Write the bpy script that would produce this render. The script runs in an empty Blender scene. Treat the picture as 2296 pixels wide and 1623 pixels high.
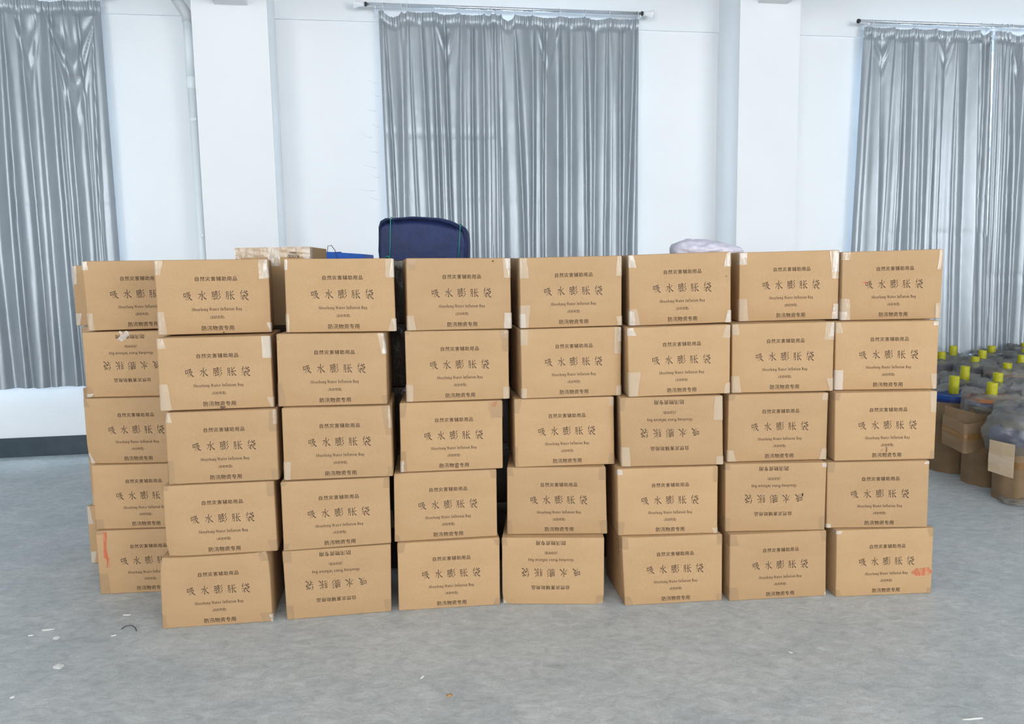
import bpy, bmesh, math, random
from mathutils import Vector, Matrix, noise
random.seed(7)
SC = bpy.context.scene
COL = SC.collection

# ---------------------------------------------------------------- camera
F_PX, PITCH, ROLL, CAM_H = 1728.2, 0.119084, -0.0159718, 1.6544
cam_d = bpy.data.cameras.new('camera'); cam_d.sensor_fit = 'HORIZONTAL'; cam_d.sensor_width = 36.0
cam_d.lens = F_PX / 2296.0 * 36.0; cam_d.clip_end = 200
cam = bpy.data.objects.new('camera', cam_d); COL.objects.link(cam)
fwd = Vector((0, math.cos(PITCH), -math.sin(PITCH))); upv = Vector((0, math.sin(PITCH), math.cos(PITCH)))
right = Vector((1, 0, 0)); c_, s_ = math.cos(ROLL), math.sin(ROLL)
rx = right * c_ + upv * s_; ry = upv * c_ - right * s_
cam.matrix_world = Matrix(((rx.x, ry.x, -fwd.x, 0), (rx.y, ry.y, -fwd.y, 0), (rx.z, ry.z, -fwd.z, CAM_H), (0, 0, 0, 1)))
SC.camera = cam

# ---------------------------------------------------------------- world, light, exposure
world = bpy.data.worlds.new('world'); SC.world = world; world.use_nodes = True
bg = world.node_tree.nodes['Background']
bg.inputs[0].default_value = (0.935, 0.97, 1.0, 1); bg.inputs[1].default_value = 12.0
SC.view_settings.view_transform = 'Standard'
try: SC.view_settings.look = 'None'
except Exception: pass
SC.view_settings.gamma = 1.0; SC.view_settings.use_curve_mapping = False
SC.view_settings.exposure = 0.0
SC.cycles.max_bounces = 7; SC.cycles.diffuse_bounces = 5; SC.cycles.glossy_bounces = 3; SC.cycles.transmission_bounces = 2

# the back wall: direction along it, normal into the room, and its frame (s along, off into the room, z)
WALL_YAW, WALL_D = 0.1490343, 7.62238
DV = Vector((math.cos(WALL_YAW), math.sin(WALL_YAW), 0)); WN = Vector((-DV.y, DV.x, 0))
def WP(s, off, z): 
    p = WN * (WALL_D - off) + DV * s
    return Vector((p.x, p.y, z))
S0, S1, DEPTH, CEIL = -8.0, 11.0, 15.0, 5.2
def portal(name, s0, s1, z0, z1, off, face_in):
    """daylight portal filling a window or door opening (guides sampling of the sky, gives no light itself)"""
    l = bpy.data.lights.new(name, 'AREA'); l.shape = 'RECTANGLE'; l.size = s1 - s0; l.size_y = z1 - z0
    l.energy = 1.0; l.cycles.is_portal = True
    o = bpy.data.objects.new(name, l); COL.objects.link(o)
    d = -WN * face_in
    q = (-d).to_track_quat('Z', 'Y') if False else d.to_track_quat('-Z', 'Y')
    o.rotation_euler = q.to_euler(); o.location = WP((s0 + s1) / 2, off, (z0 + z1) / 2)
    return o
FRONT_OPEN = [(-7.4, -3.8, 0.9, 4.6), (-2.6, 3.0, 2.5, 4.7), (4.4, 9.4, 0.9, 4.6)]  # unseen openings behind the camera, added and placed to shape the daylight
for q in FRONT_OPEN: portal('daylight_portal', q[0], q[1], q[2], q[3], DEPTH, -1)

# ---------------------------------------------------------------- helpers
class MB:
    def __init__(self): self.v = []; self.f = []; self.mi = []
    def add(self, vs, fs, mi=0):
        b = len(self.v); self.v += [tuple(x) for x in vs]
        for f in fs: self.f.append([b + i for i in f]); self.mi.append(mi)
    def quad(self, a, b, c, d, mi=0): self.add([a, b, c, d], [(0, 1, 2, 3)], mi)
    def hexa(self, p):   # 8 pts: bottom 4 ccw, top 4 ccw
        self.add(p, [(3, 2, 1, 0), (4, 5, 6, 7), (0, 1, 5, 4), (1, 2, 6, 5), (2, 3, 7, 6), (3, 0, 4, 7)])
    def box(self, x0, x1, y0, y1, z0, z1):
        self.hexa([(x0, y0, z0), (x1, y0, z0), (x1, y1, z0), (x0, y1, z0), (x0, y0, z1), (x1, y0, z1), (x1, y1, z1), (x0, y1, z1)])
    def wbox(self, s0, s1, o0, o1, z0, z1):   # box in wall frame, o0<o1 (towards the room)
        self.hexa([WP(s0, o1, z0), WP(s1, o1, z0), WP(s1, o0, z0), WP(s0, o0, z0), WP(s0, o1, z1), WP(s1, o1, z1), WP(s1, o0, z1), WP(s0, o0, z1)])
    def grid(self, fn, nu, nv, mi=0, flip=False):
        b = len(self.v)
        for j in range(nv + 1):
            for i in range(nu + 1): self.v.append(tuple(fn(i / nu, j / nv)))
        for j in range(nv):
            for i in range(nu):
                q = [b + j * (nu + 1) + i, b + j * (nu + 1) + i + 1, b + (j + 1) * (nu + 1) + i + 1, b + (j + 1) * (nu + 1) + i]
                self.f.append(q[::-1] if flip else q); self.mi.append(mi)
    def tube(self, pts, r, n=10, caps=True):
        pts = [Vector(p) for p in pts]; b = len(self.v); m = len(pts)
        rr = r if isinstance(r, (list, tuple)) else [r] * m
        up = None
        for k, p in enumerate(pts):
            t = (pts[min(k + 1, m - 1)] - pts[max(k - 1, 0)]).normalized()
            if up is None: up = t.orthogonal().normalized()
            up = (up - t * up.dot(t)).normalized(); w = t.cross(up)
            for i in range(n):
                a = 2 * math.pi * i / n
                self.v.append(tuple(p + (up * math.cos(a) + w * math.sin(a)) * rr[k]))
        for k in range(m - 1):
            for i in range(n):
                j = (i + 1) % n
                self.f.append([b + k * n + i, b + k * n + j, b + (k + 1) * n + j, b + (k + 1) * n + i]); self.mi.append(0)
        if caps:
            self.f.append([b + i for i in range(n)][::-1]); self.mi.append(0)
            self.f.append([b + (m - 1) * n + i for i in range(n)]); self.mi.append(0)
    def mesh(self, name, mats, smooth=False, merge=0.0):
        me = bpy.data.meshes.new(name); me.from_pydata(self.v, [], self.f); 
        for m in (mats if isinstance(mats, (list, tuple)) else [mats]): me.materials.append(m)
        me.polygons.foreach_set('material_index', self.mi)
        if merge or not smooth:
            bm = bmesh.new(); bm.from_mesh(me)
            if merge: bmesh.ops.remove_doubles(bm, verts=bm.verts, dist=merge)
            bm.to_mesh(me); bm.free()
        if smooth: me.polygons.foreach_set('use_smooth', [True] * len(me.polygons))
        me.update(); return me
    def build(self, name, mats, parent=None, smooth=False, merge=0.0):
        return link(name, self.mesh(name, mats, smooth, merge), parent)
def link(name, data, parent=None):
    o = bpy.data.objects.new(name, data); COL.objects.link(o)
    if parent is not None: o.parent = parent
    return o
def tag(o, label, cat, group=None):
    o['label'] = label; o['category'] = cat
    if group: o['group'] = group
    return o
def struct(o, label=None):
    o['kind'] = 'structure'
    if label: o['label'] = label
    return o
def thing(name, label, cat, loc=(0, 0, 0), rz=0.0, group=None):
    o = bpy.data.objects.new(name, None); COL.objects.link(o); o.location = loc; o.rotation_euler = (0, 0, rz)
    o.empty_display_size = 0.1
    return tag(o, label, cat, group)

# ---------------------------------------------------------------- materials
def mat(name, color, rough=0.6, metal=0.0, spec=0.5):
    m = bpy.data.materials.new(name); m.use_nodes = True
    b = m.node_tree.nodes['Principled BSDF']
    b.inputs['Base Color'].default_value = (*color, 1); b.inputs['Roughness'].default_value = rough
    b.inputs['Metallic'].default_value = metal; b.inputs['Specular IOR Level'].default_value = spec
    return m
def N(m, t): return m.node_tree.nodes.new(t)
def L(m, a, b): m.node_tree.links.new(a, b)
def P(m): return m.node_tree.nodes['Principled BSDF']
def add_noise_color(m, stops, scale=5.0, detail=4.0, rough=0.55, stretch=(1, 1, 1), dist=0.0, coord='Object'):
    tc = N(m, 'ShaderNodeTexCoord'); mp = N(m, 'ShaderNodeMapping'); nz = N(m, 'ShaderNodeTexNoise'); cr = N(m, 'ShaderNodeValToRGB')
    mp.inputs['Scale'].default_value = stretch
    nz.inputs['Scale'].default_value = scale; nz.inputs['Detail'].default_value = detail; nz.inputs['Roughness'].default_value = rough
    nz.inputs['Distortion'].default_value = dist
    L(m, tc.outputs[coord], mp.inputs['Vector']); L(m, mp.outputs[0], nz.inputs['Vector']); L(m, nz.outputs['Fac'], cr.inputs[0])
    els = cr.color_ramp.elements
    while len(els) < len(stops): els.new(0.5)
    for e, (p, c) in zip(els, stops): e.position = p; e.color = (*c, 1)
    L(m, cr.outputs[0], P(m).inputs['Base Color'])
    return cr, mp
def add_bump(m, scale=40.0, strength=0.1, dist=0.01, detail=3.0, stretch=(1, 1, 1), coord='Object'):
    tc = N(m, 'ShaderNodeTexCoord'); mp = N(m, 'ShaderNodeMapping'); nz = N(m, 'ShaderNodeTexNoise'); bp = N(m, 'ShaderNodeBump')
    mp.inputs['Scale'].default_value = stretch; nz.inputs['Scale'].default_value = scale; nz.inputs['Detail'].default_value = detail
    bp.inputs['Strength'].default_value = strength; bp.inputs['Distance'].default_value = dist
    L(m, tc.outputs[coord], mp.inputs['Vector']); L(m, mp.outputs[0], nz.inputs['Vector']); L(m, nz.outputs['Fac'], bp.inputs['Height'])
    L(m, bp.outputs[0], P(m).inputs['Normal'])
    return bp
def see_through(m, fac):
    """mix the surface with a transparent film; fac = share of the film that is clear"""
    out = m.node_tree.nodes['Material Output']; tr = N(m, 'ShaderNodeBsdfTransparent'); mx = N(m, 'ShaderNodeMixShader')
    mx.inputs[0].default_value = fac
    L(m, P(m).outputs[0], mx.inputs[1]); L(m, tr.outputs[0], mx.inputs[2]); L(m, mx.outputs[0], out.inputs['Surface'])
    return mx

M = {}
M['wall'] = mat('white_paint', (0.80, 0.83, 0.86), 0.75)
add_noise_color(M['wall'], [(0.3, (0.83, 0.845, 0.855)), (0.7, (0.87, 0.88, 0.885))], 0.9, 5)
add_bump(M['wall'], 60, 0.08, 0.004)
M['wall_top'] = mat('ring_beam_paint', (0.84, 0.855, 0.865), 0.8)
M['baseboard'] = mat('dark_blue_grey_paint', (0.030, 0.048, 0.062), 0.45)
add_noise_color(M['baseboard'], [(0.35, (0.026, 0.042, 0.054)), (0.7, (0.045, 0.066, 0.080))], 6, 5)
M['ceiling'] = mat('ceiling_paint', (0.75, 0.77, 0.79), 0.9)
M['side_wall'] = mat('side_wall_paint', (0.55, 0.56, 0.57), 0.9)

def floor_material():
    m = mat('trowelled_concrete', (0.2, 0.23, 0.24), 0.5)
    cr, mp = add_noise_color(m, [(0.28, (0.41, 0.445, 0.452)), (0.5, (0.485, 0.51, 0.508)), (0.72, (0.56, 0.572, 0.562))], 2.4, 12, 0.70, (1, 1.25, 1), 0.7)
    # fine streaks
    tc = N(m, 'ShaderNodeTexCoord'); mp2 = N(m, 'ShaderNodeMapping'); nz = N(m, 'ShaderNodeTexNoise'); r2 = N(m, 'ShaderNodeMapRange'); mx = N(m, 'ShaderNodeMix')
    mp2.inputs['Scale'].default_value = (9, 15, 1); mp2.inputs['Rotation'].default_value = (0, 0, 0.22); nz.inputs['Scale'].default_value = 1.6; nz.inputs['Detail'].default_value = 10; nz.inputs['Roughness'].default_value = 0.75; nz.inputs['Distortion'].default_value = 0.8
    L(m, tc.outputs['Object'], mp2.inputs[0]); L(m, mp2.outputs[0], nz.inputs['Vector'])
    r2.inputs['From Min'].default_value = 0.3; r2.inputs['From Max'].default_value = 0.7; r2.inputs['To Min'].default_value = 0.72; r2.inputs['To Max'].default_value = 1.20
    L(m, nz.outputs['Fac'], r2.inputs[0])
    mx.data_type = 'RGBA'; mx.blend_type = 'MULTIPLY'; mx.inputs[0].default_value = 1.0
    L(m, cr.outputs[0], mx.inputs[6]); L(m, r2.outputs[0], mx.inputs[7]); 
    # sparse pale scuffs
    v = N(m, 'ShaderNodeTexNoise'); v.inputs['Scale'].default_value = 9; v.inputs['Detail'].default_value = 6; v.inputs['Roughness'].default_value = 0.75
    mp3 = N(m, 'ShaderNodeMapping'); mp3.inputs['Scale'].default_value = (0.6, 1.9, 1); mp3.inputs['Rotation'].default_value = (0, 0, -0.5)
    L(m, tc.outputs['Object'], mp3.inputs[0]); L(m, mp3.outputs[0], v.inputs['Vector'])
    vr = N(m, 'ShaderNodeMapRange'); vr.inputs['From Min'].default_value = 0.70; vr.inputs['From Max'].default_value = 0.78; vr.inputs['To Max'].default_value = 0.55
    L(m, v.outputs['Fac'], vr.inputs[0])
    mx2 = N(m, 'ShaderNodeMix'); mx2.data_type = 'RGBA'; L(m, vr.outputs[0], mx2.inputs[0]); L(m, mx.outputs[2], mx2.inputs[6]); mx2.inputs[7].default_value = (0.48, 0.5, 0.49, 1)
    L(m, mx2.outputs[2], P(m).inputs['Base Color'])
    gn = N(m, 'ShaderNodeTexNoise'); gn.inputs['Scale'].default_value = 150; gn.inputs['Detail'].default_value = 4; L(m, tc.outputs['Object'], gn.inputs['Vector'])
    gm = N(m, 'ShaderNodeMapRange'); gm.inputs['From Min'].default_value = 0.25; gm.inputs['From Max'].default_value = 0.75; gm.inputs['To Min'].default_value = 0.86; gm.inputs['To Max'].default_value = 1.13; L(m, gn.outputs['Fac'], gm.inputs[0])
    mg = N(m, 'ShaderNodeMix'); mg.data_type = 'RGBA'; mg.blend_type = 'MULTIPLY'; mg.inputs[0].default_value = 1; L(m, mx2.outputs[2], mg.inputs[6]); L(m, gm.outputs[0], mg.inputs[7]); L(m, mg.outputs[2], P(m).inputs['Base Color'])
    P(m).inputs['Specular IOR Level'].default_value = 0.35
    bp = add_bump(m, 22, 0.10, 0.01, 8, (1, 2, 1))
    return m
M['floor'] = floor_material()

def cardboard(name, a, b, c):
    m = mat(name, b, 0.72, 0.0, 0.3)
    add_noise_color(m, [(0.3, a), (0.5, b), (0.72, c)], 3.0, 8, 0.6, (1, 1, 2.2))
    # kraft flecks
    cr = P(m).inputs['Base Color'].links[0].from_socket
    tc = N(m, 'ShaderNodeTexCoord'); nz = N(m, 'ShaderNodeTexNoise'); nz.inputs['Scale'].default_value = 220; nz.inputs['Detail'].default_value = 3
    mp = N(m, 'ShaderNodeMapping'); mp.inputs['Scale'].default_value = (0.8, 0.8, 1.0)
    L(m, tc.outputs['Object'], mp.inputs[0]); L(m, mp.outputs[0], nz.inputs['Vector'])
    mr = N(m, 'ShaderNodeMapRange'); mr.inputs['From Min'].default_value = 0.3; mr.inputs['From Max'].default_value = 0.7; mr.inputs['To Min'].default_value = 0.93; mr.inputs['To Max'].default_value = 1.06
    L(m, nz.outputs['Fac'], mr.inputs[0])
    oi = N(m, 'ShaderNodeObjectInfo'); mr2 = N(m, 'ShaderNodeMapRange'); mr2.inputs['To Min'].default_value = 0.94; mr2.inputs['To Max'].default_value = 1.05
    L(m, oi.outputs['Random'], mr2.inputs[0])
    mu = N(m, 'ShaderNodeMath'); mu.operation = 'MULTIPLY'; L(m, mr.outputs[0], mu.inputs[0]); L(m, mr2.outputs[0], mu.inputs[1])
    mx = N(m, 'ShaderNodeMix'); mx.data_type = 'RGBA'; mx.blend_type = 'MULTIPLY'; mx.inputs[0].default_value = 1
    L(m, cr, mx.inputs[6]); L(m, mu.outputs[0], mx.inputs[7]); L(m, mx.outputs[2], P(m).inputs['Base Color'])
    add_bump(m, 7, 0.10, 0.012, 2, (0.7, 0.7, 1.2))
    return m
M['card'] = cardboard('kraft_cardboard', (0.415, 0.256, 0.128), (0.44, 0.277, 0.141), (0.465, 0.297, 0.155))
M['card_drum'] = cardboard('dusty_cardboard', (0.20, 0.128, 0.068), (0.235, 0.152, 0.082), (0.275, 0.185, 0.105))
M['gap_shade'] = mat('gap_shade_brown', (0.040, 0.026, 0.018), 0.28)  # near-black brown: deep gap shade put into the rear cartons' colour
add_bump(M['gap_shade'], 12, 0.5, 0.02, 5)
M['ink'] = mat('dark_brown_ink', (0.060, 0.036, 0.024), 0.7, 0, 0.2)
M['ink_pale'] = mat('faded_ink', (0.14, 0.085, 0.052), 0.7, 0, 0.2)

def tape_material(name, col, clear, rough=0.12, bump=0.5):
    m = mat(name, col, rough, 0.0, 0.7)
    add_bump(m, 26, bump, 0.01, 3, (1, 1, 0.35)); see_through(m, clear); return m
M['tape'] = tape_material('clear_packing_tape', (0.74, 0.60, 0.44), 0.55, 0.16, 0.6)
M['tape_faint'] = tape_material('aged_packing_tape', (0.50, 0.335, 0.185), 0.66, 0.22, 0.3)
M['tape_white'] = tape_material('crinkled_clear_tape', (0.82, 0.74, 0.64), 0.50, 0.10, 1.0)
M['tape_brown'] = tape_material('brown_packing_tape', (0.30, 0.16, 0.06), 0.2, 0.12, 0.3)
def stain_material():
    m = mat('orange_red_stain', (0.75, 0.10, 0.035), 0.6)
    mx = see_through(m, 0.5)
    tc = N(m, 'ShaderNodeTexCoord'); nz = N(m, 'ShaderNodeTexNoise'); nz.inputs['Scale'].default_value = 38; nz.inputs['Detail'].default_value = 5
    mp = N(m, 'ShaderNodeMapping'); mp.inputs['Scale'].default_value = (1.6, 1, 0.45)
    gr = N(m, 'ShaderNodeTexGradient'); gr.gradient_type = 'SPHERICAL'; mg = N(m, 'ShaderNodeMapping'); mg.inputs['Location'].default_value = (-1, -1, -1); mg.inputs['Scale'].default_value = (2, 2, 2)
    L(m, tc.outputs['Object'], mp.inputs[0]); L(m, mp.outputs[0], nz.inputs['Vector'])
    mr = N(m, 'ShaderNodeMapRange'); mr.inputs['From Min'].default_value = 0.38; mr.inputs['From Max'].default_value = 0.66; mr.inputs['To Min'].default_value = 0.98; mr.inputs['To Max'].default_value = 0.35
    L(m, nz.outputs['Fac'], mr.inputs[0]); L(m, mr.outputs[0], mx.inputs[0])
    return m
M['stain'] = stain_material()

def curtain_material():
    m = mat('silver_coated_cloth', (0.36, 0.385, 0.41), 0.38, 0.42, 0.5)
    add_noise_color(m, [(0.3, (0.32, 0.355, 0.385)), (0.7, (0.385, 0.415, 0.445))], 2.4, 7, 0.6, (1.5, 1.5, 0.7))
    add_bump(m, 16, 0.12, 0.010, 6, (1, 1, 0.8)); return m
M['curtain'] = curtain_material()
M['rod'] = mat('brushed_aluminium_rod', (0.72, 0.75, 0.79), 0.25, 0.8)
M['finial'] = mat('white_translucent_plastic', (0.85, 0.86, 0.87), 0.3)
M['black'] = mat('black_plastic', (0.02, 0.02, 0.022), 0.5)
M['hook'] = mat('white_plastic_ring', (0.78, 0.81, 0.85), 0.35)
M['pvc'] = mat('white_pvc', (0.78, 0.825, 0.845), 0.4)
M['pvc_grey'] = mat('grey_pvc', (0.55, 0.57, 0.57), 0.45)
M['alu'] = mat('window_aluminium', (0.62, 0.65, 0.68), 0.35, 0.7)
def glass_material():
    m = bpy.data.materials.new('window_glass'); m.use_nodes = True; nt = m.node_tree; nt.nodes.clear()
    o = nt.nodes.new('ShaderNodeOutputMaterial'); t = nt.nodes.new('ShaderNodeBsdfTransparent'); g = nt.nodes.new('ShaderNodeBsdfGlossy'); mx = nt.nodes.new('ShaderNodeMixShader')
    t.inputs[0].default_value = (0.82, 0.92, 1.0, 1); g.inputs['Roughness'].default_value = 0.03; mx.inputs[0].default_value = 0.06
    nt.links.new(t.outputs[0], mx.inputs[1]); nt.links.new(g.outputs[0], mx.inputs[2]); nt.links.new(mx.outputs[0], o.inputs[0]); return m
M['glass'] = glass_material()
M['navy'] = mat('navy_canvas', (0.010, 0.016, 0.060), 0.62, 0, 0.4)
add_noise_color(M['navy'], [(0.3, (0.006, 0.012, 0.045)), (0.55, (0.009, 0.020, 0.090)), (0.75, (0.016, 0.030, 0.10))], 5, 6); add_bump(M['navy'], 14, 0.45, 0.02, 5)
M['green_cord'] = mat('green_string', (0.01, 0.20, 0.17), 0.6)
M['blue'] = mat('blue_tarpaulin', (0.008, 0.11, 0.52), 0.45); add_bump(M['blue'], 12, 0.3, 0.02)
M['blue_dark'] = mat('dark_blue_cloth', (0.010, 0.030, 0.16), 0.5); add_bump(M['blue_dark'], 16, 0.4, 0.02)
M['lilac'] = mat('pale_lilac_plastic', (0.66, 0.63, 0.72), 0.35, 0, 0.5); add_bump(M['lilac'], 16, 0.5, 0.02, 5)
M['yellow'] = mat('yellow_painted_tube', (0.55, 0.52, 0.01), 0.4); add_noise_color(M['yellow'], [(0.3, (0.33, 0.31, 0.006)), (0.7, (0.52, 0.50, 0.010))], 20, 4)
M['rim_blue'] = mat('blue_painted_rim', (0.008, 0.06, 0.28), 0.45)
M['rust'] = mat('orange_board', (0.38, 0.15, 0.06), 0.6)
def film_material():
    m = mat('clear_plastic_film', (0.22, 0.215, 0.195), 0.14, 0, 0.6)
    add_bump(m, 18, 0.8, 0.02, 6); see_through(m, 0.42); return m
M['film'] = film_material()
M['wire'] = mat('dark_wire', (0.03, 0.035, 0.06), 0.4)
M['scrap'] = mat('white_paper_scrap', (0.78, 0.78, 0.74), 0.6)
M['floor_scuff'] = mat('pale_floor_scrape', (0.50, 0.53, 0.51), 0.8)
M['leaf'] = mat('dry_brown_leaf', (0.42, 0.22, 0.09), 0.7)

# ---------------------------------------------------------------- the room
fb = MB(); fb.hexa([WP(S0, DEPTH, -0.1), WP(S1, DEPTH, -0.1), WP(S1, -0.3, -0.1), WP(S0, -0.3, -0.1), WP(S0, DEPTH, 0), WP(S1, DEPTH, 0), WP(S1, -0.3, 0), WP(S0, -0.3, 0)])
struct(fb.build('floor', M['floor']), 'grey trowelled concrete floor')
cb = MB(); cb.wbox(S0, S1, -0.3, DEPTH, CEIL, CEIL + 0.15); struct(cb.build('ceiling', M['ceiling']))
WIN = [(-5.2, -2.72, 0.80, 3.86), (0.12, 2.22, 0.80, 3.86), (4.93, 7.9, 0.80, 3.86)]
def wall_with_holes(name, holes, o0, o1, z_top, s0, s1, material):
    m = MB(); cur = s0
    for h in sorted(holes):
        m.wbox(cur, h[0], o0, o1, 0, z_top)
        if h[2] > 0: m.wbox(h[0], h[1], o0, o1, 0, h[2])
        m.wbox(h[0], h[1], o0, o1, h[3], z_top); cur = h[1]
    m.wbox(cur, s1, o0, o1, 0, z_top)
    return struct(m.build(name, material))
wall_with_holes('wall_back', WIN, -0.24, 0.0, CEIL, S0, S1, M['wall'])['label'] = 'white painted back wall'
wall_with_holes('wall_front', FRONT_OPEN, DEPTH, DEPTH + 0.24, CEIL, S0, S1, M['side_wall'])
for nm, a, b in (('wall_left', S0 - 0.2, S0), ('wall_right', S1, S1 + 0.2)):
    m = MB(); m.wbox(a, b, -0.24, DEPTH + 0.24, 0, CEIL); struct(m.build(nm, M['side_wall']))
PIL = [(-1.618, -0.998), (3.278, 3.881)]
k = 0
for a, b in ((S0, PIL[0][0]), (PIL[0][1], PIL[1][0]), (PIL[1][1], S1)):
    k += 1
    m = MB(); m.wbox(a, b, 0.0005, 0.022, 3.967, CEIL); struct(m.build('trim_%d' % k, M['wall_top']), 'white ring beam along the top of the back wall')
    m = MB(); m.wbox(a, b, 0.0005, 0.012, 0.0, 0.181); o = struct(m.build('baseboard_%s' % ('left', 'middle', 'right')[k - 1], M['baseboard']), 'dark blue grey painted skirting band')
for i, (a, b) in enumerate(PIL):
    m = MB(); m.wbox(a, b, 0.0, 0.5, 0.0, CEIL)
    o = struct(m.build('wall_pillar', M['wall']), ('white square pillar beside the drainpipe', 'white square pillar between middle and right curtains')[i])
    m = MB(); m.wbox(a - 0.006, b + 0.006, 0.0005, 0.508, 0.0, 0.181); struct(m.build('baseboard_pillar', M['baseboard']))
for a, b, z in ((-1.424, -1.156, 3.919), (3.453, 3.743, 4.095)):
    m = MB(); m.wbox(a, b, 0.5, DEPTH, z, CEIL); struct(m.build('trim_ceiling_beam', M['wall_top']), 'white ceiling beam resting on a pillar')

# faint scuffs the curtain edge has rubbed on the wall
M['wall_scuff'] = mat('grey_wall_scuff', (0.62, 0.65, 0.68), 0.9)
wall_back = bpy.data.objects['wall_back']
for i, (sa, za, ln) in enumerate([(-0.10, 3.42, 0.09), (-0.08, 3.30, 0.07), (-0.12, 3.16, 0.10), (-0.09, 3.02, 0.08), (-0.16, 2.92, 0.10), (-0.11, 2.78, 0.10), (-0.13, 2.64, 0.13), (-0.10, 2.55, 0.09), (-0.15, 2.42, 0.16), (-0.12, 2.34, 0.10)]):
    m = MB(); pts = [WP(sa - ln * (1 - q / 5), 0.0006, za + 0.03 * (1 - q / 5) ** 2 + 0.004 * math.sin(i * 2 + q)) for q in range(6)]
    for q in range(5):
        w0, w1 = 0.0005 + 0.0022 * q / 5, 0.0005 + 0.0022 * (q + 1) / 5; up = Vector((0, 0, 1))
        m.quad(pts[q] - up * w0, pts[q + 1] - up * w1, pts[q + 1] + up * w1, pts[q] + up * w0)
    m.build('scuff', M['wall_scuff'], wall_back)
# windows behind the curtains
for n_, (a, b, z0, z1) in enumerate(WIN):
    fr = MB(); w = 0.05
    fr.wbox(a, b, -0.16, -0.10, z0, z0 + w); fr.wbox(a, b, -0.16, -0.10, z1 - w, z1); fr.wbox(a, a + w, -0.16, -0.10, z0 + w, z1 - w); fr.wbox(b - w, b, -0.16, -0.10, z0 + w, z1 - w)
    nm = 3 if b - a > 2.3 else 2
    for q in range(1, nm):
        x = a + (b - a) * q / nm; fr.wbox(x - 0.025, x + 0.025, -0.16, -0.10, z0 + w, z1 - w)
    fr.wbox(a + w, b - w, -0.155, -0.105, 2.85, 2.90)
    fo = struct(fr.build('window_%d' % (n_ + 1), M['alu']), ('aluminium window behind the left curtain', 'aluminium window behind the middle curtains', 'aluminium window behind the right curtains')[n_])
    for q in range(nm):
        x0 = a + (b - a) * q / nm + 0.02; x1 = a + (b - a) * (q + 1) / nm - 0.02
        for (u0, u1) in ((z0 + 0.04, 2.86), (2.89, z1 - 0.04)):
            g = MB(); g.wbox(x0, x1, -0.133, -0.127, u0, u1); g.build('pane', M['glass'], fo)
    portal('window_portal', a, b, z0, z1, -0.2, 1)

# ---------------------------------------------------------------- lettering (stroke-drawn brush title, serif line; sans lines from the text tool)
def strip(pts, ws, polys):
    n = len(pts)
    L_, R_ = [], []
    for i in range(n):
        a = pts[max(i - 1, 0)]; b = pts[min(i + 1, n - 1)]
        dx, dy = b[0] - a[0], b[1] - a[1]; l = math.hypot(dx, dy) or 1
        nx, ny = -dy / l, dx / l; w = ws[i] / 2
        L_.append((pts[i][0] + nx * w, pts[i][1] + ny * w)); R_.append((pts[i][0] - nx * w, pts[i][1] - ny * w))
    for i in range(n - 1): polys.append([R_[i], R_[i + 1], L_[i + 1], L_[i]])
def dot(c, r, polys, n=6): polys.append([(c[0] + r * math.cos(2 * math.pi * i / n), c[1] + r * math.sin(2 * math.pi * i / n)) for i in range(n)])
def spline(pts, sub=4):
    out = []
    for i in range(len(pts) - 1):
        p0 = pts[max(i - 1, 0)]; p1 = pts[i]; p2 = pts[i + 1]; p3 = pts[min(i + 2, len(pts) - 1)]
        for k in range(sub):
            t = k / sub
            out.append(tuple(0.5 * ((2 * p1[j]) + (-p0[j] + p2[j]) * t + (2 * p0[j] - 5 * p1[j] + 4 * p2[j] - p3[j]) * t * t + (-p0[j] + 3 * p1[j] - 3 * p2[j] + p3[j]) * t ** 3) for j in (0, 1)))
    out.append(pts[-1]); return out
def brush(kind, pts, polys, k=1.0):
    if kind == 'h': strip(pts, [4.2 * k] * (len(pts) - 1) + [6.2 * k], polys); dot(pts[-1], 3.3 * k, polys); dot(pts[0], 2.6 * k, polys)
    elif kind == 'v': strip(pts, [7 * k] + [6 * k] * (len(pts) - 1), polys); dot(pts[0], 3.5 * k, polys); dot(pts[-1], 2.6 * k, polys)
    elif kind == 'z':
        for a, b in zip(pts, pts[1:]): strip([a, b], [5.4 * k, 5.4 * k], polys)
        for p in pts: dot(p, 2.9 * k, polys)
    elif kind == 'p': q = spline(pts); n = len(q); strip(q, [(7.2 - 5.2 * i / (n - 1)) * k for i in range(n)], polys); dot(q[0], 3.4 * k, polys)
    elif kind == 'n': q = spline(pts); n = len(q); strip(q, [(3 + 6.5 * min(1, i / (n * 0.72)) - (6.5 if i > n * 0.93 else 0)) * k for i in range(n)], polys)
    elif kind == 'd': strip(pts, [2.5 * k, 8.0 * k], polys); dot(pts[-1], 3.8 * k, polys)
GL = {}
YUE = [('p', [(8, 86), (9, 45), (1, 10)]), ('z', [(8, 84), (27, 87), (27, 12), (20, 17)]), ('h', [(9, 63), (26, 65)]), ('h', [(9, 43), (26, 45)])]
GL['xi'] = [('v', [(7, 72), (11, 38)]), ('z', [(7, 70), (33, 75), (30, 42)]), ('h', [(11, 43), (30, 46)]),
            ('z', [(40, 80), (70, 86), (60, 58), (80, 61)]), ('p', [(80, 61), (66, 30), (40, 8)]), ('p', [(52, 80), (47, 45), (25, 8)]), ('n', [(50, 60), (68, 30), (97, 10)])]
GL['shui'] = [('v', [(50, 97), (51, 10)]), ('p', [(51, 10), (46, 14), (37, 24)]), ('z', [(12, 64), (38, 69)]), ('p', [(38, 69), (27, 40), (5, 18)]), ('p', [(83, 78), (72, 66), (56, 56)]), ('n', [(53, 64), (70, 36), (98, 16)])]
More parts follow.
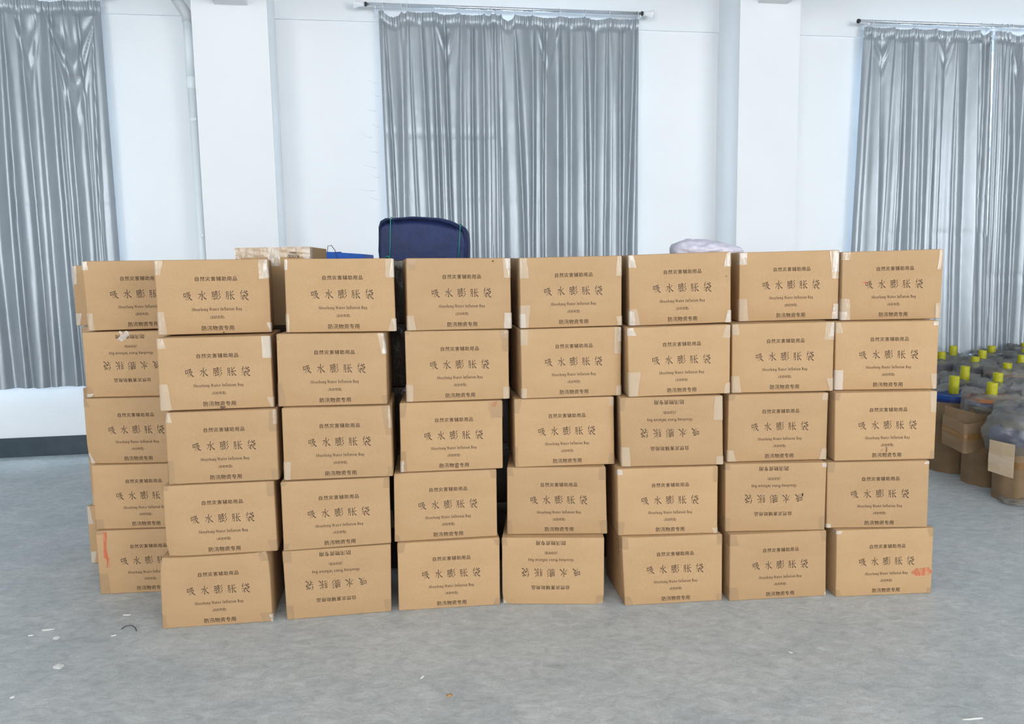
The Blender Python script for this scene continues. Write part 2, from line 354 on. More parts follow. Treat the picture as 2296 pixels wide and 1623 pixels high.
GL['peng'] = YUE + [('h', [(34, 85), (66, 90)]), ('v', [(49, 99), (49, 74)]), ('h', [(37, 72), (63, 76)]), ('v', [(38, 64), (41, 44)]), ('z', [(38, 63), (62, 67), (59, 46)]), ('h', [(41, 45), (59, 48)]),
            ('d', [(40, 37), (45, 28)]), ('p', [(60, 40), (57, 33), (53, 26)]), ('h', [(32, 15), (68, 26)]), ('p', [(91, 96), (82, 81), (70, 70)]), ('p', [(93, 69), (82, 53), (68, 42)]), ('p', [(98, 44), (84, 20), (58, 2)])]
GL['zhang'] = YUE + [('p', [(84, 93), (72, 77), (57, 66)]), ('h', [(42, 51), (97, 58)]), ('v', [(54, 92), (54, 10)]), ('p', [(54, 10), (60, 14), (73, 25)]), ('n', [(64, 55), (76, 30), (98, 10)])]
GL['dai'] = [('p', [(27, 98), (18, 82), (4, 66)]), ('v', [(18, 82), (18, 56)]), ('h', [(33, 76), (90, 85)]), ('n', [(53, 99), (63, 74), (93, 56)]), ('p', [(93, 56), (94, 60), (95, 68)]), ('d', [(74, 97), (82, 89)]),
            ('d', [(46, 58), (52, 50)]), ('h', [(8, 41), (92, 49)]), ('p', [(50, 46), (34, 28), (5, 12)]), ('v', [(36, 31), (36, 5)]), ('p', [(36, 5), (42, 9), (54, 17)]), ('p', [(79, 39), (72, 31), (62, 24)]), ('n', [(52, 44), (70, 18), (98, 3)])]
def arc(cx, cy, rx_, ry_, a0, a1, n=12): return [(cx + rx_ * math.cos(math.radians(a0 + (a1 - a0) * i / n)), cy + ry_ * math.sin(math.radians(a0 + (a1 - a0) * i / n))) for i in range(n + 1)]
def ring(cx, cy, rx_, ry_, thick, thin, polys):
    q = arc(cx, cy, rx_, ry_, 0, 360, 18); strip(q, [thin + (thick - thin) * abs(math.cos(2 * math.pi * i / 18)) for i in range(19)], polys)
def letter(ch):
    p = []; T, t = 12.0, 4.5
    def st(x, y0, y1, s0=True, s1=True, w=T):
        strip([(x, y0), (x, y1)], [w, w], p)
        if s0: strip([(x - w * 0.5 - 4, y0), (x + w * 0.5 + 4, y0)], [t, t], p)
        if s1: strip([(x - w * 0.5 - 4, y1), (x + w * 0.5 + (0 if y1 < 60 else 0), y1)], [t, t], p)
    adv = 50
    if ch == 'A': strip([(30, 72), (8, 0)], [5, 5], p); strip([(30, 72), (54, 0)], [12, 12], p); strip([(16, 24), (44, 24)], [t, t], p); strip([(0, 0), (17, 0)], [t, t], p); strip([(42, 0), (66, 0)], [t, t], p); adv = 66
    elif ch == 'B': st(14, 0, 72); q = arc(20, 55, 24, 17, 90, -90); strip(q, [t + 8 * math.sin(math.pi * i / 12) for i in range(13)], p); q = arc(20, 19, 30, 19, 90, -90); strip(q, [t + 9 * math.sin(math.pi * i / 12) for i in range(13)], p); adv = 60
    elif ch == 'I': st(16, 0, 72, True, False); strip([(6, 72), (26, 72)], [t, t], p); adv = 34
    elif ch == 'W': strip([(10, 72), (30, 0)], [12, 12], p); strip([(30, 0), (46, 72)], [5, 5], p); strip([(46, 72), (66, 0)], [12, 12], p); strip([(66, 0), (84, 72)], [5, 5], p); strip([(0, 72), (20, 72)], [t, t], p); strip([(76, 72), (92, 72)], [t, t], p); strip([(38, 72), (54, 72)], [t, t], p); adv = 92
    elif ch == 'b': st(10, 0, 76, False, True); ring(28, 22, 17, 22, 11, 4, p); adv = 52
    elif ch == 's': q = spline([(33, 36), (20, 45), (9, 35), (20, 24), (32, 12), (20, 1), (6, 9)], 3); strip(q, [5 + 6 * math.sin(math.pi * i / (len(q) - 1)) for i in range(len(q))], p); adv = 42
    elif ch == 'o': ring(24, 22, 19, 23, 12, 4, p); adv = 50
    elif ch == 'r': st(12, 0, 46); strip(spline([(16, 32), (24, 44), (34, 42)]), [4, 5, 6, 8, 9, 10, 10, 10, 8], p); adv = 40
    elif ch == 'i': st(12, 0, 46); adv = 28
    elif ch == 'n': st(12, 0, 46); q = spline([(16, 32), (28, 46), (40, 34), (40, 0)]); strip(q, [4 + 8 * min(1, i / 6) for i in range(len(q))], p); strip([(30, 0), (50, 0)], [t, t], p); adv = 56
    elif ch == 'g': ring(22, 22, 17, 22, 11, 4, p); q = spline([(40, 46), (41, 0), (30, -20), (8, -16)]); strip(q, [11 - 6 * i / len(q) for i in range(len(q))], p); adv = 52
    elif ch == 'a': ring(22, 22, 17, 22, 11, 4, p); st(42, 0, 46, True, False, 11); adv = 56
    elif ch == 't': st(14, 4, 62, False, False); strip([(2, 45), (28, 45)], [t, t], p); strip(spline([(14, 6), (20, 0), (30, 6)]), [11, 9, 7, 6, 5, 4, 4, 4, 4], p); adv = 34
    elif ch == 'e': q = arc(24, 22, 19, 23, 0, 320, 16); strip(q, [4 + 8 * abs(math.cos(math.radians(320 * i / 16))) * (1 if 4 < i < 13 else 0.4) for i in range(17)], p); strip([(8, 23), (42, 23)], [t, t], p); adv = 48
    elif ch == 'f': st(14, 0, 62, True, False); strip(spline([(14, 60), (22, 76), (34, 72)]), [11, 9, 7, 6, 6, 7, 8, 9, 8], p); strip([(3, 45), (28, 45)], [t, t], p); adv = 32
    elif ch == 'l': st(12, 0, 76); adv = 28
    elif ch == ' ': adv = 26
    return p, adv
def stroke_text():
    """polygons of the title (unit box 0..1 in x, 0..1 in y) and of the serif line"""
    title = []
    n = 5; pitch = 1.0 / (n - 1)
    for i, g in enumerate(('xi', 'shui', 'peng', 'zhang', 'dai')):
        polys = []
        for kind, pts in GL[g]: brush(kind, pts, polys, 1.06)
        title.append(polys)
    line = []; x = 0.0
    for ch in 'Absorbing Water Inflation Bag':
        p, adv = letter(ch)
        line += [[(a + x, b) for a, b in q] for q in p]; x += adv + 5
    return title, line, x - 5
def sans_polys(text, spacing=1.0):
    c = bpy.data.curves.new('lettering_source', 'FONT'); c.body = text; c.resolution_u = 2; c.space_character = spacing
    o = bpy.data.objects.new('lettering_source', c); COL.objects.link(o)
    dg = bpy.context.evaluated_depsgraph_get(); me = bpy.data.meshes.new_from_object(o.evaluated_get(dg))
    vs = [(v.co.x, v.co.y) for v in me.vertices]; polys = [[vs[i] for i in f.vertices] for f in me.polygons]
    polys = polys + [[(x + 0.016, y) for x, y in q] for q in polys] + [[(x + 0.008, y + 0.010) for x, y in q] for q in polys]
    bpy.data.objects.remove(o); bpy.data.curves.remove(c); bpy.data.meshes.remove(me)
    return polys
def fit(polys, u0, u1, v0, v1):
    """map polygons' bounding box to u0..u1, v0..v1 (v measured from the top edge down)"""
    xs = [p[0] for q in polys for p in q]; ys = [p[1] for q in polys for p in q]
    a, b, c, d = min(xs), max(xs), min(ys), max(ys)
    return [[(u0 + (x - a) / (b - a) * (u1 - u0), v1 - (y - c) / (d - c) * (v1 - v0)) for x, y in q] for q in polys]
_title, _line, _lw = stroke_text()
T_lines = []
for i, polys in enumerate(_title):
    cu = 0.271 + i * 0.1240; w = 0.079
    T_lines.append(('title_character', [[(cu - w / 2 + x / 100 * w, 0.553 - y / 100 * 0.138) for x, y in q] for q in polys]))
T_lines += [('top_lettering', fit(sans_polys('自然灾害辅助用品', 1.18), 0.342, 0.710, 0.226, 0.288)),
           ('english_lettering', fit(_line, 0.296, 0.740, 0.640, 0.698)),
           ('bracket_lettering', fit(sans_polys('(无纺布型)'), 0.458, 0.582, 0.752, 0.802)),
           ('bottom_lettering', fit(sans_polys('防汛物资专用', 1.05), 0.378, 0.664, 0.888, 0.955))]

# ---------------------------------------------------------------- cartons
BOX_D = 0.40
BOXES = {
 (0, 1): (-1.921,3.994,0.257,(-0.254,1.732),(0.250,1.732),(0.250,1.378),(-0.246,1.378)),
 (0, 2): (-1.945,3.941,0.044,(-0.250,1.372),(0.250,1.372),(0.250,1.034),(-0.250,1.034)),
 (0, 3): (-1.955,3.915,0.022,(-0.249,1.032),(0.250,1.032),(0.250,0.688),(-0.251,0.688)),
 (0, 4): (-1.932,3.899,0.035,(-0.249,0.686),(0.250,0.686),(0.250,0.344),(-0.251,0.344)),
 (0, 5): (-1.926,3.887,0.070,(-0.250,0.342),(0.250,0.342),(0.250,0.000),(-0.250,0.000)),
 (1, 1): (-1.391,3.625,0.250,(-0.250,1.724),(0.253,1.724),(0.248,1.375),(-0.251,1.379)),
 (1, 2): (-1.369,3.530,0.150,(-0.249,1.371),(0.250,1.370),(0.251,1.032),(-0.252,1.035)),
 (1, 3): (-1.353,3.514,0.097,(-0.248,1.027),(0.251,1.029),(0.247,0.690),(-0.251,0.688)),
 (1, 4): (-1.378,3.504,0.127,(-0.249,0.686),(0.250,0.685),(0.251,0.344),(-0.252,0.345)),
 (1, 5): (-1.414,3.490,0.127,(-0.246,0.343),(0.250,0.342),(0.250,0.000),(-0.254,0.000)),
 (2, 1): (-0.798,3.619,0.115,(-0.249,1.721),(0.250,1.717),(0.252,1.373),(-0.253,1.379)),
 (2, 2): (-0.842,3.579,0.083,(-0.248,1.377),(0.254,1.369),(0.249,1.032),(-0.255,1.035)),
 (2, 3): (-0.826,3.555,0.087,(-0.250,1.033),(0.253,1.028),(0.251,0.688),(-0.254,0.688)),
 (2, 4): (-0.846,3.561,0.157,(-0.251,0.683),(0.253,0.679),(0.251,0.350),(-0.253,0.348)),
 (2, 5): (-0.855,3.571,0.157,(-0.254,0.343),(0.256,0.342),(0.247,0.000),(-0.249,0.000)),
 (3, 1): (-0.245,3.687,0.188,(-0.248,1.716),(0.249,1.711),(0.250,1.370),(-0.251,1.375)),
 (3, 2): (-0.262,3.679,0.095,(-0.247,1.373),(0.248,1.367),(0.247,1.031),(-0.248,1.030)),
 (3, 3): (-0.298,3.665,0.090,(-0.245,1.028),(0.249,1.026),(0.246,0.689),(-0.250,0.688)),
 (3, 4): (-0.334,3.657,0.109,(-0.247,0.686),(0.251,0.685),(0.249,0.347),(-0.254,0.345)),
 (3, 5): (-0.325,3.640,0.104,(-0.248,0.343),(0.251,0.345),(0.248,0.000),(-0.252,0.000)),
 (4, 1): (0.292,3.738,0.120,(-0.251,1.710),(0.250,1.715),(0.250,1.374),(-0.249,1.372)),
 (4, 2): (0.290,3.718,0.156,(-0.250,1.370),(0.249,1.370),(0.249,1.030),(-0.248,1.034)),
 (4, 3): (0.254,3.720,0.092,(-0.248,1.030),(0.245,1.027),(0.249,0.687),(-0.247,0.690)),
 (4, 4): (0.210,3.703,-0.022,(-0.243,0.688),(0.242,0.685),(0.249,0.345),(-0.248,0.346)),
 (4, 5): (0.186,3.660,-0.043,(-0.250,0.344),(0.253,0.343),(0.251,0.000),(-0.254,0.000)),
 (5, 1): (0.826,3.776,0.027,(-0.254,1.716),(0.247,1.726),(0.253,1.380),(-0.247,1.371)),
 (5, 2): (0.811,3.707,0.068,(-0.256,1.369),(0.250,1.375),(0.253,1.037),(-0.247,1.032)),
 (5, 3): (0.774,3.692,0.015,(-0.256,1.030),(0.246,1.032),(0.255,0.688),(-0.245,0.686)),
 (5, 4): (0.754,3.672,0.055,(-0.251,0.684),(0.247,0.684),(0.250,0.344),(-0.246,0.349)),
 (5, 5): (0.778,3.652,0.089,(-0.259,0.347),(0.248,0.342),(0.252,0.000),(-0.241,0.000)),
 (6, 1): (1.399,3.891,-0.002,(-0.252,1.722),(0.248,1.727),(0.252,1.380),(-0.249,1.375)),
 (6, 2): (1.334,3.769,0.003,(-0.253,1.373),(0.249,1.377),(0.252,1.033),(-0.249,1.030)),
 (6, 3): (1.310,3.745,0.045,(-0.250,1.028),(0.250,1.028),(0.250,0.690),(-0.251,0.690)),
 (6, 4): (1.294,3.708,0.010,(-0.253,0.688),(0.250,0.688),(0.250,0.343),(-0.247,0.343)),
 (6, 5): (1.309,3.687,0.093,(-0.251,0.341),(0.245,0.341),(0.254,0.000),(-0.248,0.000)),
 (7, 1): (1.906,3.870,-0.009,(-0.252,1.716),(0.250,1.723),(0.250,1.376),(-0.247,1.374)),
 (7, 2): (1.853,3.787,-0.034,(-0.253,1.372),(0.249,1.374),(0.252,1.033),(-0.248,1.032)),
 (7, 3): (1.836,3.733,0.004,(-0.254,1.030),(0.249,1.031),(0.251,0.689),(-0.246,0.687)),
 (7, 4): (1.805,3.719,-0.012,(-0.254,0.683),(0.249,0.687),(0.253,0.346),(-0.248,0.348)),
 (7, 5): (1.848,3.707,0.058,(-0.252,0.346),(0.247,0.342),(0.250,0.000),(-0.245,0.000)),
}
UPSIDE = {(0, 2), (2, 5), (4, 5), (5, 3), (6, 4)}
# packing tape on the front corners: corner, width, height (shares of the face), sort (c clear, w crinkled white, f faint)
TAPES = {
 (0,1): 'TL .05 .12 w;BL .055 .24 c', (0,2): 'BL .07 .16 f;BL .06 .05 w', (0,3): 'TL .05 .12 f;BL .04 .16 w', (0,4): 'BL .09 .15 f', (0,5): 'BL .10 .32 f;TL .10 .05 f',
 (1,1): 'TL .062 .19 c;TR .09 .26 c;TR .045 .24 w;BL .066 .30 c;BR .025 .13 w', (1,2): 'TL .07 .14 c;TR .075 .30 w;BL .09 .36 c;BR .04 .14 c',
 (1,3): 'TL .055 .13 c;TR .065 .30 f;TR .03 .20 c;BL .05 .32 f;BR .06 .15 f', (1,4): 'TR .065 .20 f;TL .05 .06 f;BR .07 .16 f', (1,5): 'TR .08 .12 f;BR .10 .13 f;BR .012 .10 w;BL .04 .2 f',
 (2,1): 'TL .03 .14 w;TR .075 .25 c;TR .03 .25 w;BL .03 .25 c;BR .055 .17 c;BR .02 .17 w', (2,2): 'TL .02 .08 f;TR .05 .28 c;TR .02 .28 w;BL .055 .32 f;BR .045 .12 f',
 (2,3): 'TR .065 .40 f;TR .02 .3 c;BL .065 .25 c;BR .045 .14 f', (2,4): 'BL .05 .1 f;TR .06 .15 f;TL .05 .05 f', (2,5): 'BL .07 .20 f;BR .06 .18 f;TL .08 .16 f',
 (3,1): 'TL .09 .15 f;TR .07 .27 c;TR .05 .14 w;BL .07 .20 c;BR .072 .22 w', (3,2): 'TL .04 .05 f;TR .07 .10 c;TR .066 .30 f;BL .065 .24 c;BR .06 .17 c',
 (3,3): 'TL .06 .20 f;BL .06 .30 f;BL .03 .16 w;TR .13 .24 f', (3,4): 'TR .06 .12 f;BL .05 .10 f', (3,5): 'TL .07 .13 f;TR .05 .1 f;BR .06 .1 f',
 (4,1): 'TL .08 .28 c;TR .055 .28 c;BL .085 .32 c;BL .05 .2 w;BR .05 .13 c', (4,2): 'TL .07 .22 c;TR .07 .38 c;TR .03 .2 w;BL .05 .14 c;BR .055 .14 c',
 (4,3): 'TL .06 .20 f;TR .05 .12 c;BR .06 .16 f;BL .03 .3 f', (4,4): 'TL .06 .12 f;TR .07 .18 f;BR .07 .20 f;BL .05 .22 f', (4,5): 'BR .03 .04 w;BL .03 .06 w;BR .08 .13 f;TL .05 .1 f',
 (5,1): 'TL .062 .17 w;TR .056 .20 w;BL .09 .23 c;BL .05 .2 w;BR .046 .17 w', (5,2): 'TL .07 .11 w;TR .066 .18 c;BL .10 .35 c;BR .056 .15 c',
 (5,3): 'TL .05 .18 f;TR .085 .34 c;BL .085 .28 c;BR .07 .12 c', (5,4): 'TL .05 .08 w;TR .05 .22 f;BR .05 .08 c;BL .06 .2 f', (5,5): 'TL .06 .16 f;BL .07 .13 f;TR .06 .14 f;BR .06 .1 f',
 (6,1): 'TL .075 .17 w;TR .085 .40 c;TR .06 .3 w;BL .085 .32 c;BR .06 .22 w', (6,2): 'TL .065 .15 c;TR .09 .25 c;TR .04 .2 w;BL .08 .24 c;BR .052 .18 c',
 (6,3): 'TL .06 .08 f;TR .06 .10 c;BL .07 .17 c;BR .065 .16 c', (6,4): 'TL .05 .08 f;TR .05 .06 w;BR .06 .2 f;BL .05 .2 f', (6,5): 'TL .08 .16 f;BL .09 .20 f;TR .06 .15 f;BR .02 .06 w',
 (7,1): 'TL .075 .11 c;TR .05 .28 c;BL .085 .31 c;BL .05 .12 w;BR .055 .22 c', (7,2): 'TL .06 .15 c;TR .055 .06 w;BL .078 .29 w;BR .055 .22 c',
 (7,3): 'TR .065 .30 c;TL .05 .1 f;BR .05 .12 f', (7,4): 'TR .05 .04 w;BL .04 .06 w;TL .07 .14 f', (7,5): 'TL .05 .05 w;BR .05 .08 f;TR .06 .12 f;BL .05 .1 f'}
ORD = ['first', 'second', 'third', 'fourth', 'fifth', 'sixth', 'seventh', 'eighth']
ROWN = {1: 'top', 2: 'second from top', 3: 'middle', 4: 'second from bottom', 5: 'bottom'}
def box_maps(cs, depth, seed, dents):
    """surface functions of a slightly worn carton; local frame: x along the front, y back, z up"""
    TL, TR, BR, BL = cs
    rnd = random.Random(seed)
    zt = (TL[1] + TR[1]) / 2; zb = (BL[1] + BR[1]) / 2
    bw = rnd.uniform(-0.003, 0.003)
    F = {(0, 0): BL, (1, 0): BR, (0, 1): TL, (1, 1): TR}
    def pt(a, b, c):   # a across, b depth, c up, all 0..1
        fx = (1 - c) * ((1 - a) * BL[0] + a * BR[0]) + c * ((1 - a) * TL[0] + a * TR[0])
        fz = (1 - c) * ((1 - a) * BL[1] + a * BR[1]) + c * ((1 - a) * TL[1] + a * TR[1])
        bx = (-0.25 + 0.5 * a) * 0.975 * (abs(TR[0] - TL[0]) / 0.5) + bw; bz = zb + 0.0015 + (zt - zb - 0.003) * c
        x = fx + (bx - fx) * b; z = fz + (bz - fz) * b; y = depth * b
        bul = 16 * a * (1 - a) * c * (1 - c)
        y -= bulge * bul * (1 - b) ** 2
        for (da, dc, amp, rad) in dents:
            d2 = ((a - da) * 0.5) ** 2 + ((c - dc) * 0.34) ** 2 + (b * depth) ** 2
            k = math.exp(-d2 / rad ** 2) * amp
            y += k; x += -k * 0.5 * (1 if da > 0.5 else -1)
        return Vector((x, y, z))
    bulge = rnd.uniform(0.0005, 0.0035)
    return pt
def carton_body(pt, depth, name='body'):
    r = 0.006
    dims = (0.5, depth, 0.344)
    def lines(L_, n):
        e = [0, r * 0.35, r, ]
        return [x / L_ for x in e] + [(r + (L_ - 2 * r) * i / n) / L_ for i in range(1, n)] + [1 - x / L_ for x in e[::-1]]
    G = [lines(dims[0], 8), lines(dims[1], 5), lines(dims[2], 6)]
    idx = {}; m = MB()
    def vert(a, b, c):
        k = (round(a, 5), round(b, 5), round(c, 5))
        if k in idx: return idx[k]
        q = [a * dims[0], b * dims[1], c * dims[2]]
        inn = [min(max(q[i], r), dims[i] - r) for i in range(3)]
        d = Vector([q[i] - inn[i] for i in range(3)])
        if d.length > 1e-9: d = d.normalized() * r
        w = [(inn[i] + d[i]) / dims[i] for i in range(3)]
        m.v.append(tuple(pt(*w))); idx[k] = len(m.v) - 1; return idx[k]
    def face(ax, val, flip):
        o = [i for i in range(3) if i != ax]
        A, B = G[o[0]], G[o[1]]
        for i in range(len(A) - 1):
            for j in range(len(B) - 1):
                q = []
                for (s, t_) in ((i, j), (i + 1, j), (i + 1, j + 1), (i, j + 1)):
                    w = [0, 0, 0]; w[ax] = val; w[o[0]] = A[s]; w[o[1]] = B[t_]; q.append(vert(*w))
                m.f.append(q[::-1] if flip else q); m.mi.append(0)
    face(1, 0, False); face(1, 1, True); face(0, 0, True); face(0, 1, False); face(2, 0, True); face(2, 1, False)
    return m
def on_face(polys, pt, off, flip):
    m = MB(); nrm = (pt(1, 0, 0) - pt(0, 0, 0)).cross(pt(0, 0, 1) - pt(0, 0, 0)).normalized()
    for q in polys:
        vs = [pt(1 - u, 0, v) if flip else pt(u, 0, 1 - v) for u, v in q]
        m.add([p + nrm * off for p in vs], [tuple(range(len(vs)))])
    return m
def tape_patch(pt, corner, w, h, off, seed, wrap=True):
    """a strip of tape on the front corner that carries on round the upright edge"""
    rnd = random.Random(seed); m = MB()
    left = corner[1] == 'L'; top = corner[0] == 'T'
    sk = rnd.uniform(-0.018, 0.018); gap = 0.008 if top else 0.008
    c0, c1 = ((1 - gap - h, 1 - gap) if top else (gap, gap + h))
    def uu(x): return x if left else 1 - x
    side = []
    for j in range(7):
        c = c0 + (c1 - c0) * j / 6
        wj = w + sk * (j / 6 - 0.5) * 2 + rnd.uniform(-0.003, 0.003)
        row = []
        if wrap:
            for b in (0.10, 0.03, 0.012):
                p = pt(uu(0.0), b, c); p = p + Vector((-1 if left else 1, 0, 0)) * off; row.append(p)
        for x in (0.004, 0.012, 0.012 + (wj - 0.012) * 0.33, 0.012 + (wj - 0.012) * 0.66, wj):
            p = pt(uu(x), 0, c); p = p + Vector((0, -1, 0)) * (off + rnd.uniform(0, 0.0010))
            if x == 0.004: p = p + Vector((0, 0.002, 0))
            row.append(p)
        side.append(row)
    n = len(side[0])
    m.v = [tuple(p) for r_ in side for p in r_]
    for j in range(6):
        for i in range(n - 1):
            q = [j * n + i, j * n + i + 1, (j + 1) * n + i + 1, (j + 1) * n + i]
            m.f.append(q if left else q[::-1]); m.mi.append(0)
    return m
DENTS = {(1, 5): [(1, 1, 0.035, 0.05), (0, 1, 0.012, 0.04)], (2, 2): [(1, 1, 0.025, 0.06)], (2, 3): [(1, 1, 0.012, 0.05)], (1, 1): [(1, 0.95, 0.012, 0.06)], (4, 5): [(0, 0, 0.010, 0.03), (1, 0, 0.010, 0.04)],
         (1, 4): [(0, 0, 0.012, 0.04)], (5, 5): [(0, 1, 0.010, 0.04)], (1, 3): [(0, 1, 0.008, 0.03)], (0, 3): [(0, 0, 0.014, 0.05)], (7, 5): [(0, 0.5, 0.006, 0.06)]}
EXTRA = {(0, 1): 'set back at the far left', (0, 2): 'print upside down', (0, 5): 'orange smear at its left', (2, 5): 'print upside down', (4, 5): 'print upside down', (5, 3): 'print upside down', (6, 4): 'print upside down',
         (3, 3): 'red blot in its top corner', (7, 5): 'reddish stamp smear at its right', (1, 2): 'long crumpled tape at its corner', (1, 5): 'crushed right corner', (6, 1): 'long shiny tape strips'}
def make_carton(key):
    c, r = key; d = BOXES[key]; x, y, a = d[:3]; cs = d[3:]
    z0 = min(cs[2][1], cs[3][1]); cs = [(u, z - z0) for u, z in cs]
    lab = '%s carton of the %s stack from the left' % (ROWN[r], ORD[c]) if r != 2 and r != 4 else '%s carton of the %s stack from the left' % (ROWN[r].replace('second from', 'second-from-'), ORD[c])
    lab = lab.replace('- ', '-')
    if key in EXTRA: lab += ', ' + EXTRA[key]
    t = thing('carton', lab, 'carton', (x, y, z0), a, 'printed cartons stacked in the front row')
    pt = box_maps(cs, BOX_D, c * 10 + r, DENTS.get(key, []))
    carton_body(pt, BOX_D).build('body', M['card'], t, True)
    fl = key in UPSIDE
    for nm, polys in T_lines:
        on_face(polys, pt, 0.0005, fl).build(nm, M['ink'] if nm != 'bracket_lettering' else M['ink_pale'], t)
    k = 0
    for q in TAPES[key].split(';'):
        cn, w, h, s = q.split(); k += 1
        tape_patch(pt, cn, float(w), float(h), 0.0008 + 0.0005 * k, c * 100 + r * 10 + k).build('tape', M[{'c': 'tape', 'w': 'tape_white', 'f': 'tape_faint'}[s]], t, True)
    if r == 1:   # closing tape along the top seam
        m = MB(); m.grid(lambda i, j: pt(0.02 + 0.96 * i, 0.44 + 0.12 * j, 1.0) + Vector((0, 0, 0.0008)), 10, 2); m.build('top_tape', M['tape_faint'], t)
    return t, pt
CART = {}
for key in sorted(BOXES): CART[key] = make_carton(key)
# coloured smears
def stain(key, u0, u1, v0, v1, seed):
    t, pt = CART[key]; rnd = random.Random(seed); m = MB()
    def f(i, j):
        w = 1 + 0.25 * math.sin(7 * j + seed) * (1 if i in (0.0, 1.0) else 0)
        uc = (u0 + u1) / 2; return pt(uc + (i - 0.5) * (u1 - u0) * w, 0, 1 - (v0 + j * (v1 - v0))) + Vector((0, -0.0028, 0))
    m.grid(f, 6, 14, flip=True); o = m.build('stain', M['stain'], t); o['label'] = 'orange red smear'
    return o
stain((0, 5), 0.07, 0.11, 0.02, 0.42, 1); stain((0, 5), 0.09, 0.12, 0.42, 0.58, 2)
stain((3, 3), 0.895, 0.955, 0.01, 0.085, 3); stain((7, 5), 0.80, 0.985, 0.60, 0.72, 4); stain((7, 1), 0.20, 0.25, 0.44, 0.46, 5)
# torn tape on the upside-down carton of the first stack
t, pt = CART[(0, 2)]
m = MB(); m.grid(lambda i, j: pt(0.37 + 0.09 * i + 0.02 * math.sin(5 * j), 0, 0.995 - 0.13 * j + 0.02 * math.sin(9 * i)) + Vector((0, -0.003 - 0.002 * math.sin(11 * i + 7 * j), 0)), 6, 6, flip=True); m.build('torn_tape', M['tape_white'], t, True)

# small scuffs and tears on single cartons
M['scuff'] = mat('torn_cardboard', (0.20, 0.115, 0.055), 0.85)
def scuff(key, u, v, w, h, seed, mname='scuff'):
    t, pt = CART[key]; rnd = random.Random(seed); n = 11; m = MB()
    ring_ = [(u + w * (0.5 + 0.6 * rnd.random()) * math.cos(2 * math.pi * i / n), v + h * (0.5 + 0.6 * rnd.random()) * math.sin(2 * math.pi * i / n)) for i in range(n)]
    m.add([pt(a, 0, min(0.998, max(0.002, 1 - b))) + Vector((0, -0.0016, 0)) for a, b in ring_], [tuple(range(n))[::-1]])
    return m.build('scuff', M[mname], t)
scuff((3, 1), 0.83, 0.045, 0.012, 0.012, 1, 'ink'); scuff((5, 1), 0.955, 0.345, 0.016, 0.008, 2); scuff((5, 1), 0.965, 0.40, 0.005, 0.05, 3, 'tape_faint'); scuff((7, 3), 0.515, 0.845, 0.010, 0.055, 4); scuff((7, 3), 0.47, 0.85, 0.014, 0.03, 5, 'tape_faint')
scuff((1, 2), 0.545, 0.975, 0.030, 0.022, 6, 'ink_pale'); scuff((1, 2), 0.535, 0.94, 0.022, 0.012, 7); scuff((3, 3), 0.55, 0.955, 0.022, 0.012, 8); scuff((6, 4), 0.765, 0.47, 0.012, 0.035, 9, 'ink'); scuff((1, 1), 0.57, 0.985, 0.008, 0.014, 10, 'ink')

# handling mark on the turned side of the bottom carton of the sixth stack
t, pt = CART[(5, 5)]
polys = []
for a, b in (((0.17, 0.70), (0.17, 0.95)), ((0.17, 0.95), (0.33, 0.95)), ((0.33, 0.95), (0.33, 0.70)), ((0.33, 0.70), (0.17, 0.70))): strip([a, b], [0.008, 0.008], polys)
q = arc(0.25, 0.825, 0.05, 0.07, 20, 330, 14); strip(q, [0.012] * len(q), polys)
m = MB()
for q in polys: m.add([pt(0, a, b) + Vector((-0.0008, 0, 0)) for a, b in q], [tuple(range(len(q)))])
m.build('handling_mark', M['ink_pale'], t)

# ---------------------------------------------------------------- cartons of the row behind, seen through the gaps
def back_carton(x, y, z0, rz, label, tapes, w=0.5, h=0.3425, d=0.40, grp='cartons of the row behind', wrap='card'):
    t = thing('carton', label, 'carton', (x, y, z0), rz, grp)
    cs = [(-w / 2, h), (w / 2, h), (w / 2, 0.001), (-w / 2, 0.001)]
    pt = box_maps(cs, d, int(abs(x) * 1000 + z0 * 77), [])
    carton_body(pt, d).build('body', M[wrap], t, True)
    k = 0
    for q in tapes.split(';'):
        cn, tw, th, s = q.split(); k += 1
        tape_patch(pt, cn, float(tw), float(th), 0.0008 + 0.0005 * k, k + int(z0 * 50)).build('tape', M[{'c': 'tape', 'w': 'tape_white', 'f': 'tape_faint'}[s]], t, True)
    return t, pt
HB = 0.3436
for r in range(1, 6):
    yb = 4.42 if r == 1 else 4.36 if r == 2 else 4.325
    back_carton(-2.24 if r == 1 else -2.212 if r == 5 else -2.18, yb, (5 - r) * HB, 0.04 if r < 5 else 0.06, 'rear carton behind the first stack at far left, %s row' % ROWN[r], 'TL .05 .3 w;BL .06 .2 w' if r in (1, 5) else 'TL .05 .2 f;BL .05 .2 c')
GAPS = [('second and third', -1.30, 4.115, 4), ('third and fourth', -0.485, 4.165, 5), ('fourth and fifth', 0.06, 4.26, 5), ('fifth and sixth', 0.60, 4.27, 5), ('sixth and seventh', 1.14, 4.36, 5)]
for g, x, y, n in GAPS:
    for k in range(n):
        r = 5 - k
        back_carton(x + 0.015 * math.sin(3 * k + x * 9), y + 0.02 * math.sin(k * 2.1 + x), k * HB, 0.03 * math.sin(k * 1.7 + x), '%s rear carton in the gap between %s stacks, %s row' % ('shaded brown' if g.startswith('sixth') else 'dark shade-painted', g, ROWN[r].replace('second from', 'second-from-').replace('- ', '-')),
                    'TL .10 .3 c;TR .10 .3 c;BR .08 .2 w', wrap='card' if g.startswith('sixth') else 'gap_shade')
